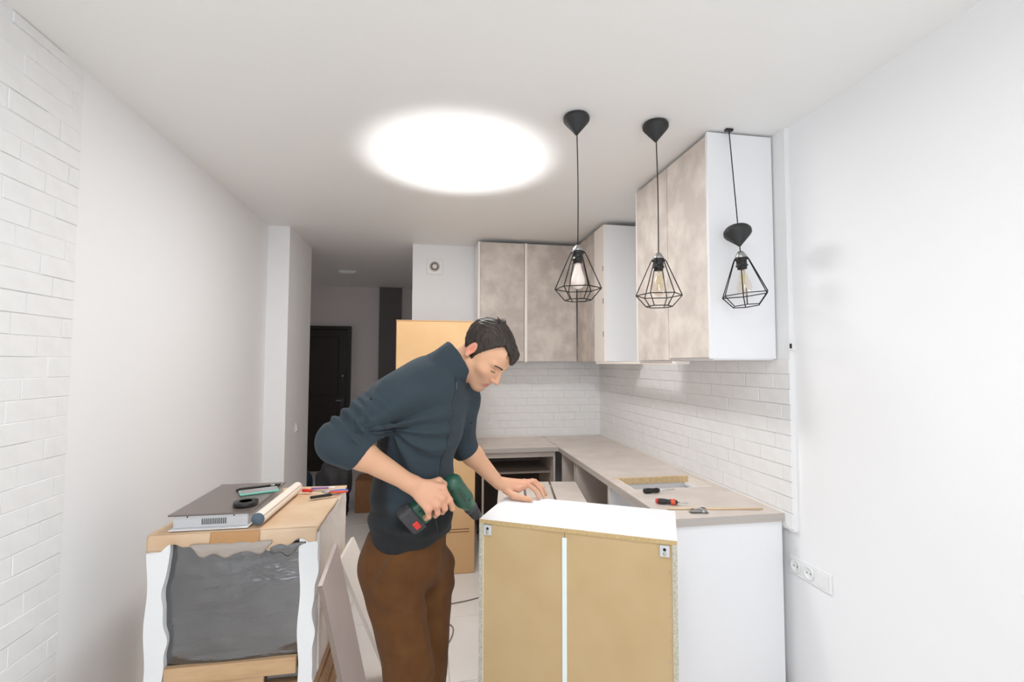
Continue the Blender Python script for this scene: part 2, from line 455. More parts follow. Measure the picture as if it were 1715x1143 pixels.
# ------------------------------------------------------------------ worktops and base units
ZC = .86
w1 = thing('worktop', 'short grey-beige worktop piece on the open corner base unit', 'worktop', None, (.75, 4.2, ZC-.038))
P(w1, box('slab', (.402, 3.905, ZC-.038), (1.060, YB-.014, ZC), 'counter', None, .003))
P(w1, box('edge_band', (.402, 3.900, ZC-.037), (1.060, 3.9052, ZC-.001), 'counter_edge'))
w2 = thing('worktop', 'long grey-beige worktop along the right wall with a rectangular cut-out', 'worktop', None, (1.36, 3.2, ZC-.038))
CX0, CX1, CY0, CY1 = 1.125, 1.60, 2.515, 2.775
bm = bmesh.new()
for lo, hi in [((1.064, 2.02, ZC-.038), (CX0, YB-.014, ZC)), ((CX1, 2.02, ZC-.038), (XK-.009, YB-.014, ZC)), ((CX0, 2.02, ZC-.038), (CX1, CY0, ZC)), ((CX0, CY1, ZC-.038), (CX1, YB-.014, ZC))]:
    add_box(bm, lo, hi)
P(w2, link_mesh('slab', bm, 'counter'))
P(w2, box('edge_band', (1.064, 2.016, ZC-.037), (XK-.009, 2.0205, ZC-.001), 'counter_edge'))
P(w2, box('edge_band', (1.060, 2.016, ZC-.037), (1.0645, YB-.62, ZC-.001), 'counter_edge'))
P(w2, box('cut_edge', (CX0, CY1-.003, ZC-.037), (CX1, CY1+.0005, ZC+.0006), 'chip_light'))
bm = bmesh.new()
for lo, hi in [((CX0-.0005, CY0, ZC-.037), (CX0+.003, CY1, ZC+.0006)), ((CX1-.003, CY0, ZC-.037), (CX1+.0005, CY1, ZC+.0006)), ((CX0, CY0-.0005, ZC-.037), (CX1, CY0+.003, ZC+.0006))]: add_box(bm, lo, hi)
P(w2, link_mesh('sealed_edge', bm, 'cream_edge'))
P(w2, box('sawn_edge', (CX0-.03, CY1, ZC), (CX1+.01, CY1+.010, ZC+.0012), 'chip_light'))
P(w2, box('wall_seal', (XK-.0095, 2.02, ZC), (XK-.0065, YB-.02, ZC+.006), 'cream_edge'))
P(w1, box('wall_seal', (.402, YB-.027, ZC), (1.06, YB-.0245, ZC+.006), 'cream_edge'))
# end panel of the right run
ep = tag(box('end_panel', (1.075, 2.030, 0), (XK-.012, 2.048, ZC-.0385), 'white_melamine', None, .0015), 'large white end panel closing the long base run', 'panel')
# open corner base unit facing the room
b1 = thing('base_cabinet', 'open base unit without a front in the corner under the short worktop', 'cabinet', None, (.73, 4.2, 0))
bm = bmesh.new()
for lo, hi in [((.415, 3.93, .10), (.431, 4.48, ZC-.0385)), ((1.025, 3.93, .10), (1.041, 4.48, ZC-.0385)), ((.431, 3.93, .10), (1.025, 4.48, .116)), ((.431, 4.40, ZC-.055), (1.025, 4.48, ZC-.0385))]: add_box(bm, lo, hi)
P(b1, link_mesh('carcass', bm, 'carcass'))
P(b1, box('front_rail', (.431, 3.93, ZC-.085), (1.025, 3.946, ZC-.0385), 'carcass'))
P(b1, box('shaded_side', (.409, 3.94, .10), (.4145, 4.48, ZC-.04), 'brown_board'))  # raw chipboard side, shade of the narrow gap put into its dark colour
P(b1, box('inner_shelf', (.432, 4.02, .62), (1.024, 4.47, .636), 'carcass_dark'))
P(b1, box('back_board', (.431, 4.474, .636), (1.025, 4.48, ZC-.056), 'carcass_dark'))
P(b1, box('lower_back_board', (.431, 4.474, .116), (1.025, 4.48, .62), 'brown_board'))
for x in (.45, 1.0):
    for y in (3.97, 4.42):
        P(b1, lathe('foot', [(0, 0), (.028, 0), (.028, .008), (.016, .012), (.016, .09), (.03, .1), (0, .1)], 'black_plastic', None, 12, Matrix.Translation((x, y, 0))))
def base_x(label, y0, y1, shelf=None, back='carcass_dark', cm='carcass'):
    r = thing('base_cabinet', label, 'cabinet', None, (1.37, (y0+y1)/2, 0))
    bm = bmesh.new()
    for lo, hi in [((1.08, y0, .10), (KX, y0+T, ZC-.0385)), ((1.08, y1-T, .10), (KX, y1, ZC-.0385)), ((1.08, y0+T, .10), (KX, y1-T, .116))]: add_box(bm, lo, hi)
    if y0 > 3 or y0 < 2.4:
        add_box(bm, (1.08, y0+T, ZC-.055), (1.16, y1-T, ZC-.0385)); add_box(bm, (KX-.08, y0+T, ZC-.055), (KX, y1-T, ZC-.0385))
    P(r, link_mesh('carcass', bm, cm))
    P(r, box('back_board', (KX-.006, y0+T, .116), (KX-.002, y1-T, ZC-.06), back))
    if shelf: P(r, box('inner_shelf', (1.12, y0+T, shelf), (KX-.01, y1-T, shelf+T), 'carcass'))
    for x in (1.12, 1.60):
        for y in (y0+.06, y1-.06):
            P(r, lathe('foot', [(0, 0), (.028, 0), (.028, .008), (.016, .012), (.016, .09), (.03, .1), (0, .1)], 'black_plastic', None, 12, Matrix.Translation((x, y, 0))))
    return r
base_x('narrow open base unit in the long run, beside the corner unit', 3.50, 3.86, None)
base_x('open base unit in the middle of the long run', 2.80, 3.46, .42)
base_x('open base unit under the worktop cut-out, behind the white end panel', 2.052, 2.797, None, 'white_melamine', 'white_melamine')

# loose boards laid over a half-built carcass in the middle of the kitchen
b5 = thing('base_cabinet', 'half-built low carcass standing free behind the upturned cabinet', 'cabinet', None, (.66, 3.05, 0))
M5 = Matrix.Translation((.70, 3.02, 0)) @ Matrix.Rotation(-.16, 4, 'Z')
bm = bmesh.new()
for lo, hi in [((-.27, -.30, 0), (-.254, .30, .70)), ((.254, -.30, 0), (.27, .30, .70)), ((-.254, -.30, .02), (.254, .30, .036)), ((-.254, .284, .036), (.254, .30, .70))]: add_box(bm, lo, hi, 0, M5)
P(b5, link_mesh('carcass', bm, 'carcass'))
for k, (a, b, lab) in enumerate([(-.275, -.105, 'grey-beige loose board lying on the low carcass, on the fridge side'), (-.09, .08, 'grey-beige loose board lying in the middle on the low carcass'), (.095, .275, 'grey-beige loose board lying on the low carcass, on the long worktop side')]):
    tag(box('loose_board', (a, -.33, .7005), (b, .32+.004*k, .7185), 'counter', None, .0015, M5), lab, 'board')

# ------------------------------------------------------------------ vent, switch, sockets, hook
v = thing('wall_vent', 'round white exhaust vent on a square plate on the back wall', 'vent', None, (.012, YB-.02, 2.49))
Mv = Matrix.Translation((.012, YB, 2.492)) @ Matrix.Rotation(PI/2, 4, 'X')
P(v, box('plate', (-.075, -.075, 0), (.075, .075, .012), 'socket_white', None, .004, Mv))
P(v, lathe('ring', [(.047, .012), (.047, .022), (.038, .026), (.032, .014), (.032, .012)], 'counter_edge', None, 28, Mv))
P(v, lathe('disc', [(0, .012), (.026, .012), (.026, .018), (.012, .026), (0, .026)], 'paper_white', None, 24, Mv))
sw = thing('light_switch', 'white light switch on the wall pier beside the corridor', 'switch', None, (-1.183, 4.45, 1.0))
P(sw, box('frame', (-1.1825, 4.41, .955), (-1.173, 4.49, 1.035), 'socket_white', None, .003))
P(sw, box('rocker', (-1.173, 4.425, .97), (-1.167, 4.475, 1.02), 'paper_white', None, .002))
so = thing('socket_plate', 'white triple plate with two sockets and one blank on the plain right wall', 'socket', None, (XR, 1.9, .63))
P(so, box('plate', (XR-.010, 1.783, .588), (XR-.0002, 2.015, .672), 'socket_white', None, .003))
for k, y in enumerate((1.976, 1.899)):
    Ms = Matrix.Translation((XR-.010, y, .63)) @ Matrix.Rotation(-PI/2, 4, 'Y')
    s_ = P(so, lathe('socket', [(0, 0), (.030, 0), (.030, .006), (.024, .006), (.021, .001), (0, .001)], 'socket_white', None, 24, Ms))
    for dy in (-.0095, .0095):
        hh = P(so, lathe('pin_hole', [(0, .0012), (.004, .0012), (.004, .0020), (0, .0020)], 'pin_grey', None, 10, Ms @ Matrix.Translation((0, dy, 0))))
P(so, box('blank', (XR-.014, 1.795, .60), (XR-.010, 1.85, .66), 'socket_white', None, .002))
hk = thing('wall_bracket', 'tiny dark bracket on the right wall under the white end panel', 'bracket', None, (XR, 2.02, 1.645))
P(hk, box('plate', (1.651, 1.955, 1.632), (1.683, 1.9645, 1.665), 'socket_white', None, .001))
P(hk, box('clip', (1.651, 1.949, 1.640), (1.660, 1.955, 1.662), 'hole_dark', None, .001))

# ------------------------------------------------------------------ pendant lamps
def pendant(label, top, slide, z_sock, tilt, bulb):
    """top = ceiling point; slide = canopy slid down the cord"""
    r = thing('pendant_lamp', label, 'lamp', None, (top[0], top[1], CE))
    X, Y = top
    dx = tilt[0]
    sock = Vector((X+dx, Y+tilt[4], z_sock))
    # canopy
    if slide:
        cz = z_sock + .110
        ax = Vector((X, Y, CE)); ax = (ax - sock).normalized()
        Mc = Matrix.Translation(sock + ax*.030) @ ax.to_track_quat('Z', 'Y').to_matrix().to_4x4() @ Matrix.Rotation(.16, 4, 'X')
    else:
        Mc = Matrix.Translation((X, Y, CE-.088))
    P(r, lathe('canopy', [(0, 0), (.007, 0), (.0095, .004), (.055, .058), (.060, .066), (.060, .078), (.054, .0870), (0, .0875)], 'black_matt', None, 32, Mc))
    # cord with a slight kink
    pts = []
    for i in range(13):
        t = i/12
        p = Vector((X, Y, CE-.002)).lerp(sock, t)
        p.x += math.sin(t*PI*1.0)*(.004 if not slide else 0)
        pts.append(p)
    P(r, tube('cord', pts, .0026, 'cord', None, 6))
    if slide:
        P(r, box('ceiling_hook', (X-.02, Y-.01, CE-.012), (X+.02, Y+.01, CE-.0003), 'black_plastic', None, .003))
    Ml = Matrix.Translation(sock) @ Matrix.Rotation(tilt[1], 4, 'Y') @ Matrix.Rotation(tilt[2], 4, 'X') @ Matrix.Rotation(tilt[3], 4, 'Z')
    P(r, lathe('cap', [(0, .004), (.008, .004), (.016, -.004), (.024, -.018), (.025, -.026), (0, -.026)], 'zinc', None, 20, Ml))
    P(r, lathe('socket', [(0, -.024), (.026, -.024), (.029, -.030), (.029, -.036), (.0225, -.040), (.0225, -.058), (.026, -.060), (.026, -.066), (.0205, -.069), (.0205, -.080), (0, -.080)], 'black_plastic', None, 20, Ml))
    # cage
    R1, R2, R3 = .024, .1045, .060
    z1, z2, z3 = -.030, -.196, -.248
    def ring(R, z): return [Ml @ Vector((R*math.cos(PI/2+k*PI/3), R*math.sin(PI/2+k*PI/3), z)) for k in range(6)]
    A, B, C_ = ring(R1+.006, z1), ring(R2, z2), ring(R3, z3)
    rad = .0024
    cg = bmesh.new()
    add_tube(cg, ring(R1+.006, z1), .003, 6, closed=True)
    P(r, link_mesh('cage_collar', cg, 'black_wire', None, True))
    for k in range(6):
        mid = A[k] + (B[k]-A[k])*.08 + (Ml.to_3x3() @ Vector((0, 0, .004)))
        P(r, tube('cage_wire', [A[k], mid, B[k]], rad, 'black_wire', None, 6))
        P(r, tube('cage_wire', [B[k], C_[k]], rad, 'black_wire', None, 6))
        P(r, tube('cage_wire', [B[k], B[(k+1) % 6]], rad, 'black_wire', None, 6))
        P(r, tube('cage_wire', [C_[k], C_[(k+1) % 6]], rad, 'black_wire', None, 6))
    # bulb
    prof = [(0.013, -.078), (.014, -.092), (.020, -.115), (.028, -.140), (.032, -.160), (.030, -.178), (.020, -.192), (.008, -.1975), (0, -.198)]
    P(r, lathe('bulb', prof, 'bulb_milk' if bulb == 'milk' else 'bulb_glass', None, 24, Ml))
    if bulb != 'milk':
        f = bmesh.new()
        for k in range(4):
            a = k*PI/2
            add_tube(f, [Ml @ Vector((.005*math.cos(a), .005*math.sin(a), -.10)), Ml @ Vector((.009*math.cos(a), .009*math.sin(a), -.165))], .0022, 6)
        P(r, link_mesh('filament', f, 'filament', None, True))
        P(r, lathe('stem', [(0, -.08), (.006, -.08), (.004, -.105), (0, -.11)], 'paper_white', None, 10, Ml))
    return r
pendant('black wire pendant lamp with a milky white bulb, by the corner cabinets', (.641, 2.03), False, 2.100, (.004, 0, 0, 0.13, 0), 'milk')
pendant('black wire pendant lamp between two others, clear bulb with a small yellow filament', (1.030, 2.03), False, 2.080, (.007, 0, 0, .22, 0), 'clear')
pendant('tilted black wire pendant lamp whose cone canopy has slid down its cord', (1.404, 2.018), True, 2.075, (-.030, -.20, .13, .33, -.108), 'clear')

# ------------------------------------------------------------------ fridge carton
fc = thing('fridge_carton', 'tall tan cardboard carton standing beside the open corner unit', 'carton', None, (.03, 3.88, 0))
P(fc, box('carton_body', (-.268, 3.588, 0), (.328, 4.20, 1.885), 'cardboard', None, .006))
P(fc, box('top_flap', (-.270, 3.586, 1.885), (.029, 4.202, 1.8895), 'cardboard'))
P(fc, box('top_flap', (.031, 3.586, 1.885), (.330, 4.202, 1.8895), 'cardboard'))
P(fc, box('packing_tape', (.00, 3.60, 1.8895), (.06, 4.19, 1.8900), 'tape_brown'))
for z in (.305, .325):
    P(fc, box('printed_line', (.10, 3.5868, z), (.285, 3.5878, z+.006), 'cardboard_brown'))
P(fc, box('printed_line', (-.19, 3.5868, .20), (.02, 3.5878, .207), 'cardboard_brown'))
pp = tag(tube('drain_pipe', [(.366, 4.44, 0), (.366, 4.44, .4), (.366, 4.44, .86), (.366, 4.46, 1.12)], .016, 'black_plastic', None, 12), 'black upright pipe between the tan carton and the corner unit', 'pipe')

# ------------------------------------------------------------------ corridor clutter
def blob(name, loc, size, m, label, cat, seed, flat=.5, grp=None):
    rr = random.Random(seed)
    bm = bmesh.new()
    bmesh.ops.create_icosphere(bm, subdivisions=4, radius=1)
    ph = [rr.uniform(0, 6.28) for _ in range(9)]
    for v in bm.verts:
        n = v.co.copy()
        d = 1 + .10*math.sin(3*n.x+ph[0])*math.sin(2.5*n.y+ph[1]) + .07*math.sin(7*n.x+4*n.z+ph[2]) + .05*math.sin(9*n.y-6*n.z+ph[3]) + .03*math.sin(15*n.x+11*n.y+ph[4])
        s = Vector((abs(n.x)**.7*math.copysign(1, n.x), abs(n.y)**.7*math.copysign(1, n.y), abs(n.z)**.8*math.copysign(1, n.z)))
        p = s*d
        p = Vector((p.x*size[0], p.y*size[1], p.z*size[2]))
        p.z = max(p.z, -size[2]*flat)
        v.co = p + Vector((loc[0], loc[1], loc[2] + size[2]*flat))
    return tag(link_mesh(name, bm, m, None, True), label, cat, grp)
blob('plastic_bag', (-1.36, 5.24, 0), (.13, .13, .27), 'bag_blue', 'dark teal plastic bag on the corridor floor beside the wall pier', 'bag', 1, .85)
sb = blob('sports_bag', (-1.06, 5.52, 0), (.17, .15, .25), 'bag_grey', 'slumped grey cloth bag on the corridor floor', 'bag', 2, .85)
blob('cloth_bag', (-.93, 5.16, 0), (.09, .10, .15), 'bag_navy', 'small navy cloth bag in front of the brown carton', 'bag', 5, .8)
bc = thing('brown_carton', 'small dark brown cardboard box on the corridor floor', 'box', None, (-.66, 5.3, 0))
P(bc, box('carton_body', (-.78, 5.18, 0), (-.48, 5.48, .335), 'cardboard_brown', None, .004))
P(bc, box('lid_flap', (-.783, 5.177, .335), (-.477, 5.33, .339), 'cardboard_brown'))
P(bc, box('lid_flap', (-.783, 5.333, .335), (-.477, 5.483, .339), 'cardboard_brown'))

# ------------------------------------------------------------------ upturned cabinet being assembled
FL = Vector((.181, 1.800)); FR = Vector((.806, 1.472))
ux = (FR-FL).normalized(); uy = Vector((-ux.y, ux.x))
WB, DB, HB = (FR-FL).length, .335, .98
MB = Matrix(((ux.x, uy.x, 0, FL.x), (ux.y, uy.y, 0, FL.y), (0, 0, 1, 0), (0, 0, 0, 1)))
kb = thing('assembly_cabinet', 'cabinet under assembly standing on the floor, showing its brown hardboard back', 'cabinet', None, (FL.x+ux.x*WB/2+uy.x*DB/2, FL.y+ux.y*WB/2+uy.y*DB/2, 0))
def kbox(name, lo, hi, m, bev=.0): return P(kb, box(name, lo, hi, m, None, bev, MB))
kbox('side_panel', (0, 0, 0), (.017, DB, HB-.0165), 'white_melamine', .0008)
kbox('side_panel', (WB-.017, 0, 0), (WB, DB, HB-.0165), 'white_melamine', .0008)
kbox('top_panel', (0, 0.0, HB-.016), (WB, DB, HB), 'white_melamine', .0008)
kbox('bottom_panel', (.0175, .006, .0), (WB-.0175, DB, .016), 'white_melamine', .0008)
kbox('raw_edge', (.0005, -.0012, .002), (.0165, 0, HB-.018), 'chip_raw')
kbox('raw_edge', (WB-.0165, -.0012, .002), (WB-.0005, 0, HB-.018), 'chip_raw')
kbox('raw_edge', (.0005, -.0012, HB-.0155), (WB-.0005, 0, HB-.001), 'chipboard')
mid = .326
kbox('back_sheet', (.0175, .004, .0165), (mid-.001, .0072, HB-.017), 'hdf')
kbox('back_sheet', (mid+.001, .004, .0165), (WB-.0175, .0072, HB-.017), 'hdf')
kbox('joint_strip', (mid-.0085, -.001, .002), (mid+.0085, .004, HB-.034), 'joint_strip', .001)
for x in (.0175, WB-.0575):
    bk = kbox('corner_bracket', (x+.001, -.0035, HB-.057), (x+.033, .0035, HB-.020), 'steel_soft', .001)
    for dz, mm in ((-.033, 'hole_dark'), (-.047, 'brass_screw')):
        P(kb, lathe('screw', [(0, 0), (.0055, 0), (.004, .003), (0, .004)], mm, None, 10, MB @ Matrix.Translation((x+.017, -.0035, HB+dz)) @ Matrix.Rotation(PI/2, 4, 'X')))
for i in range(12):
    zz = .07 + i*.073
    P(kb, lathe('staple_head', [(0, 0), (.0025, 0), (.002, .001), (0, .0012)], 'steel', None, 6, MB @ Matrix.Translation((WB-.026, .004, zz)) @ Matrix.Rotation(PI/2, 4, 'X')))
# ------------------------------------------------------------------ signed distance modelling (organic shapes)
class SDF:
    def __init__(self): self.ops = []
    def add(self, fn, k=.02, mode='u'): self.ops.append((fn, k, mode)); return self
def s_cone(a, b, ra, rb):
    a = np.array(a, float); b = np.array(b, float)
    ba = b-a; L2 = float(ba@ba); 
    def f(p):
        pa = p-a
        h = np.clip((pa@ba)/L2, 0, 1)
        d = pa - h[:, None]*ba
        return np.sqrt((d*d).sum(1)) - (ra + (rb-ra)*h)
    return f
def s_ell(c, r, R=None):
    c = np.array(c, float); r = np.array(r, float)
    R_ = None if R is None else np.array(R, float)
    def f(p):
        q = p-c
        if R_ is not None: q = q@R_
        k0 = np.sqrt(((q/r)**2).sum(1)); k1 = np.sqrt(((q/(r*r))**2).sum(1))
        return np.where(k1 > 1e-9, k0*(k0-1)/np.maximum(k1, 1e-9), -r.min())
    return f
def s_box3(c, h, rad, R=None):
    c = np.array(c, float); h = np.array(h, float)
    R_ = None if R is None else np.array(R, float)
    def f(p):
        q = p-c
        if R_ is not None: q = q@R_
        d = np.abs(q) - (h-rad)
        return np.sqrt((np.maximum(d, 0)**2).sum(1)) + np.minimum(d.max(1), 0) - rad
    return f
def s_local(fn, M):
    """fn lives in local coordinates of 4x4 M (rigid)"""
    Mi = np.array(M.inverted())
    def f(p): return fn(p@Mi[:3, :3].T + Mi[:3, 3])
    return f
def smin(a, b, k):
    h = np.clip(.5 + .5*(b-a)/k, 0, 1)
    return b*(1-h) + a*h - k*h*(1-h)
def smax(a, b, k): return -smin(-a, -b, k)
BIG = .08
def sdf_eval(S, pts, cen=None, hd=0, gid=None):
    d = np.full(len(pts), BIG)
    for fn, k, mode in S.ops:
        if cen is not None:
            dc = fn(cen)
            if mode == 'u': mk = dc < hd + .03 + k
            elif mode == 's': mk = dc < hd + k + .02
            else: mk = np.ones(len(cen), bool)
            if not mk.any(): continue
            sel = mk[gid]
        else:
            sel = np.ones(len(pts), bool)
        q = pts[sel]
        if mode == 'disp':
            d[sel] = d[sel] + fn(q); continue
        v = fn(q)
        if mode == 'u': d[sel] = smin(d[sel], v, k)
        elif mode == 's': d[sel] = smax(d[sel], -v, k)
        elif mode == 'i': d[sel] = smax(d[sel], v, k)
    return d
def sdf_mesh(S, lo, hi, vox, margin=.0):
    """sparse surface nets"""
    NB = 8
    lo = np.array(lo, float); hi = np.array(hi, float)
    bs_ = vox*NB
    nb = np.ceil((hi-lo)/bs_).astype(int)
    g = np.stack(np.meshgrid(*[np.arange(n) for n in nb], indexing='ij'), -1).reshape(-1, 3)
    cen = lo + (g+.5)*bs_
    hd = bs_*.5*math.sqrt(3)
    dc = sdf_eval(S, cen, cen, hd, np.arange(len(cen)))
    act = np.abs(dc) < hd*1.25 + .006 + margin
    g = g[act]; cen = cen[act]
    ax = np.arange(NB+1)
    loc = np.stack(np.meshgrid(ax, ax, ax, indexing='ij'), -1).reshape(-1, 3)
    vals = []
    for s in range(0, len(g), 400):
        gg = g[s:s+400]
        pts = (lo + (gg[:, None, :]*NB + loc[None])*vox).reshape(-1, 3)
        gid = np.repeat(np.arange(len(gg)), len(loc))
        vals.append(sdf_eval(S, pts, cen[s:s+400], hd, gid).reshape(len(gg), NB+1, NB+1, NB+1))
    V = np.concatenate(vals)
    B = len(g)
    N = nb*NB + 2
    def key(ijk): return (ijk[..., 0].astype(np.int64)*N[1] + ijk[..., 1])*N[2] + ijk[..., 2]
    # cell vertices
    corners = [(i, j, k) for i in (0, 1) for j in (0, 1) for k in (0, 1)]
    cv = {c: V[:, c[0]:c[0]+NB, c[1]:c[1]+NB, c[2]:c[2]+NB] for c in corners}
    neg = sum((cv[c] < 0).astype(np.int8) for c in corners)
    cells = np.argwhere((neg > 0) & (neg < 8))
    b, i, j, k = cells.T
    acc = np.zeros((len(cells), 3)); cnt = np.zeros(len(cells))
    cvals = {c: cv[c][b, i, j, k] for c in corners}
    for c in corners:
        for axn in range(3):
            if c[axn] == 0:
                c2 = list(c); c2[axn] = 1; c2 = tuple(c2)
                a_, b_ = cvals[c], cvals[c2]
                m = (a_ < 0) != (b_ < 0)
                t = a_[m]/(a_[m]-b_[m])
                pt = np.tile(np.array(c, float), (m.sum(), 1)); pt[:, axn] += t
                acc[m] += pt; cnt[m] += 1
    gi = g[b]*NB + np.stack([i, j, k], 1)
    verts = lo + (gi + acc/cnt[:, None])*vox
    keys = key(gi)
    order = np.argsort(keys); sk = keys[order]
    quads = []
    for axn in range(3):
        sl0 = V[:, :NB, :NB, :NB]
        idx = [slice(None), slice(0, NB), slice(0, NB), slice(0, NB)]
        idx[axn+1] = slice(1, NB+1)
        sl1 = V[tuple(idx)]
        e = np.argwhere((sl0 < 0) != (sl1 < 0))
        if not len(e): continue
        flip = sl0[tuple(e.T)] < 0
        base = g[e[:, 0]]*NB + e[:, 1:]
        o1, o2 = [(1, 2), (2, 0), (0, 1)][axn]
        u = np.zeros(3, int); u[o1] = 1
        w_ = np.zeros(3, int); w_[o2] = 1
        q = np.stack([key(base), key(base-u), key(base-u-w_), key(base-w_)], 1)
        pos = np.searchsorted(sk, q)
        pos = np.clip(pos, 0, len(sk)-1)
        ok = (sk[pos] == q).all(1)
        ids = order[pos]
        ids[~flip] = ids[~flip][:, ::-1]
        quads.append(ids[ok])
    return verts, np.concatenate(quads)
def np_mesh(name, verts, quads, m, parent=None, smooth_it=0):
    if smooth_it:
        e = np.concatenate([quads[:, [0, 1]], quads[:, [1, 2]], quads[:, [2, 3]], quads[:, [3, 0]]])
        for _ in range(smooth_it):
            acc = np.zeros_like(verts); c = np.zeros(len(verts))
            for a, b in ((0, 1), (1, 0)):
                np.add.at(acc, e[:, a], verts[e[:, b]]); np.add.at(c, e[:, a], 1)
            verts = verts*.5 + .5*acc/np.maximum(c, 1)[:, None]
    me = bpy.data.meshes.new(name)
    me.vertices.add(len(verts)); me.vertices.foreach_set('co', verts.astype(np.float32).ravel())
    nq = len(quads)
    me.loops.add(nq*4); me.loops.foreach_set('vertex_index', quads.astype(np.int32).ravel())
    me.polygons.add(nq); me.polygons.foreach_set('loop_start', np.arange(0, nq*4, 4, dtype=np.int32))
    me.polygons.foreach_set('use_smooth', np.ones(nq, bool))
    me.update(calc_edges=True); me.validate()
    ms = m if isinstance(m, (list, tuple)) else [m]
    for x in ms: me.materials.append(MATS[x] if isinstance(x, str) else x)
    o = bpy.data.objects.new(name, me); COL.objects.link(o)
    if parent is not None: o.parent = parent
    return o, verts
def vcol(o, rgb):
    """colour attribute (surface colour only), rgb as 0..1 linear array per vertex"""
    a = o.data.color_attributes.new('tint', 'FLOAT_COLOR', 'POINT')
    a.data.foreach_set('color', np.concatenate([rgb, np.ones((len(rgb), 1))], 1).astype(np.float32).ravel())
def mat_tint(name, rough, bump=None, sheen=0.0, sss=0.0, spec=.4, st=ONE):
    m = mat(name, (128, 128, 128), rough, bump=bump, sheen=sheen, spec=spec)
    nt = m.node_tree; b = nt.nodes['Principled BSDF']
    at_ = nt.nodes.new('ShaderNodeAttribute'); at_.attribute_name = 'tint'
    nt.links.new(at_.outputs['Color'], b.inputs['Base Color'])
    if sss:
        b.inputs['Subsurface Weight'].default_value = sss
        b.inputs['Subsurface Scale'].default_value = .004
        b.inputs['Subsurface Radius'].default_value = (1.0, .35, .2)
    return m
def vnoise(p, seed, f):
    """cheap smooth pseudo noise in -1..1"""
    r = np.random.RandomState(seed)
    out = np.zeros(len(p))
    for _ in range(4):
        d = r.normal(size=3); d /= np.linalg.norm(d)
        out += np.sin((p@d)*f*r.uniform(.7, 1.4) + r.uniform(0, 6.28))
    return out/4
# joints of the standing figure and of the drill, metres
J = {
    'pelvis': (-0.081, 1.846, 0.844),
    'hem': (-0.069, 1.84, 0.938),
    'waist': (-0.062, 1.83, 1.109),
    'chest': (-0.033, 1.814, 1.334),
    'upch': (-0.004, 1.807, 1.477),
    'nbase': (0.053, 1.794, 1.547),
    'shR': (-0.13, 1.683, 1.443),
    'elR': (-0.295, 1.606, 1.312),
    'cuffR': (-0.241, 1.624, 1.272),
    'wrR': (-0.064, 1.656, 1.153),
    'shL': (0.113, 1.917, 1.423),
    'elL': (0.124, 2.026, 1.228),
    'cuffL': (0.152, 2.034, 1.188),
    'wrL': (0.292, 2.053, 1.042),
    'hipR': (-0.119, 1.772, 0.823),
    'hipL': (0.008, 1.917, 0.753),
    'knR': (-0.072, 1.751, 0.478),
    'knL': (-0.015, 1.888, 0.386),
    'head': (0.194, 1.758, 1.602),
    'rpalm': (-0.016, 1.654, 1.119),
    'rk1': (0.039, 1.656, 1.138),
    'rk2': (0.037, 1.646, 1.107),
    'rk3': (0.019, 1.642, 1.085),
    'rk4': (-0.009, 1.642, 1.072),
    'ri1': (0.064, 1.662, 1.093),
    'ri2': (0.075, 1.685, 1.057),
    'ri3': (0.079, 1.713, 1.047),
    'rm1': (0.048, 1.656, 1.067),
    'rm2': (0.04, 1.689, 1.045),
    'rm3': (0.024, 1.711, 1.056),
    'rr1': (0.023, 1.651, 1.054),
    'rr2': (0.016, 1.683, 1.036),
    'rr3': (0.001, 1.706, 1.046),
    'rp1': (-0.007, 1.649, 1.044),
    'rp2': (-0.015, 1.676, 1.03),
    'rp3': (-0.025, 1.695, 1.038),
    'rt0': (-0.012, 1.662, 1.149),
    'rt1': (0.027, 1.686, 1.154),
    'rt2': (0.059, 1.712, 1.127),
    'rt3': (0.072, 1.726, 1.1),
    'lpalm': (0.35, 2.069, 1.022),
    'lk1': (0.375, 2.04, 1.021),
    'lk2': (0.399, 2.058, 1.033),
    'lk3': (0.414, 2.078, 1.038),
    'lk4': (0.413, 2.103, 1.037),
    'li1': (0.418, 2.021, 1.042),
    'li2': (0.445, 2.01, 1.021),
    'li3': (0.457, 2.003, 1.002),
    'lm1': (0.444, 2.044, 1.048),
    'lm2': (0.47, 2.028, 1.023),
    'lm3': (0.484, 2.019, 1.001),
    'ln1': (0.456, 2.07, 1.046),
    'ln2': (0.485, 2.056, 1.023),
    'ln3': (0.499, 2.047, 1.004),
    'lp1': (0.452, 2.102, 1.042),
    'lp2': (0.478, 2.098, 1.023),
    'lp3': (0.493, 2.091, 1.008),
    'lt0': (0.319, 2.039, 1.021),
    'lt1': (0.348, 2.009, 1.007),
    'lt2': (0.388, 1.987, 1.009),
    'lt3': (0.416, 1.972, 1.007),
    'd_rear': (0.074, 1.719, 1.144),
    'd_tip': (0.184, 1.825, 0.974),
    'd_chuck': (0.164, 1.81, 1.007),
    'd_nose': (0.13, 1.775, 1.058),
    'd_grip': (0.063, 1.709, 1.113),
    'd_gripend': (-0.036, 1.697, 1.042),
    'd_x': (-0.078, 1.695, 1.019),
}
J = {k: np.array(v) for k, v in J.items()}
BL_ = np.array((.699, .713, 0.)); BL_ /= np.linalg.norm(BL_)      # figure's left
BF_ = np.array((BL_[1], -BL_[0], 0.))                             # figure's front
BU_ = np.array((0., 0., 1.))
RT = np.stack([BL_, BF_, BU_], 1)                                 # torso frame (columns)
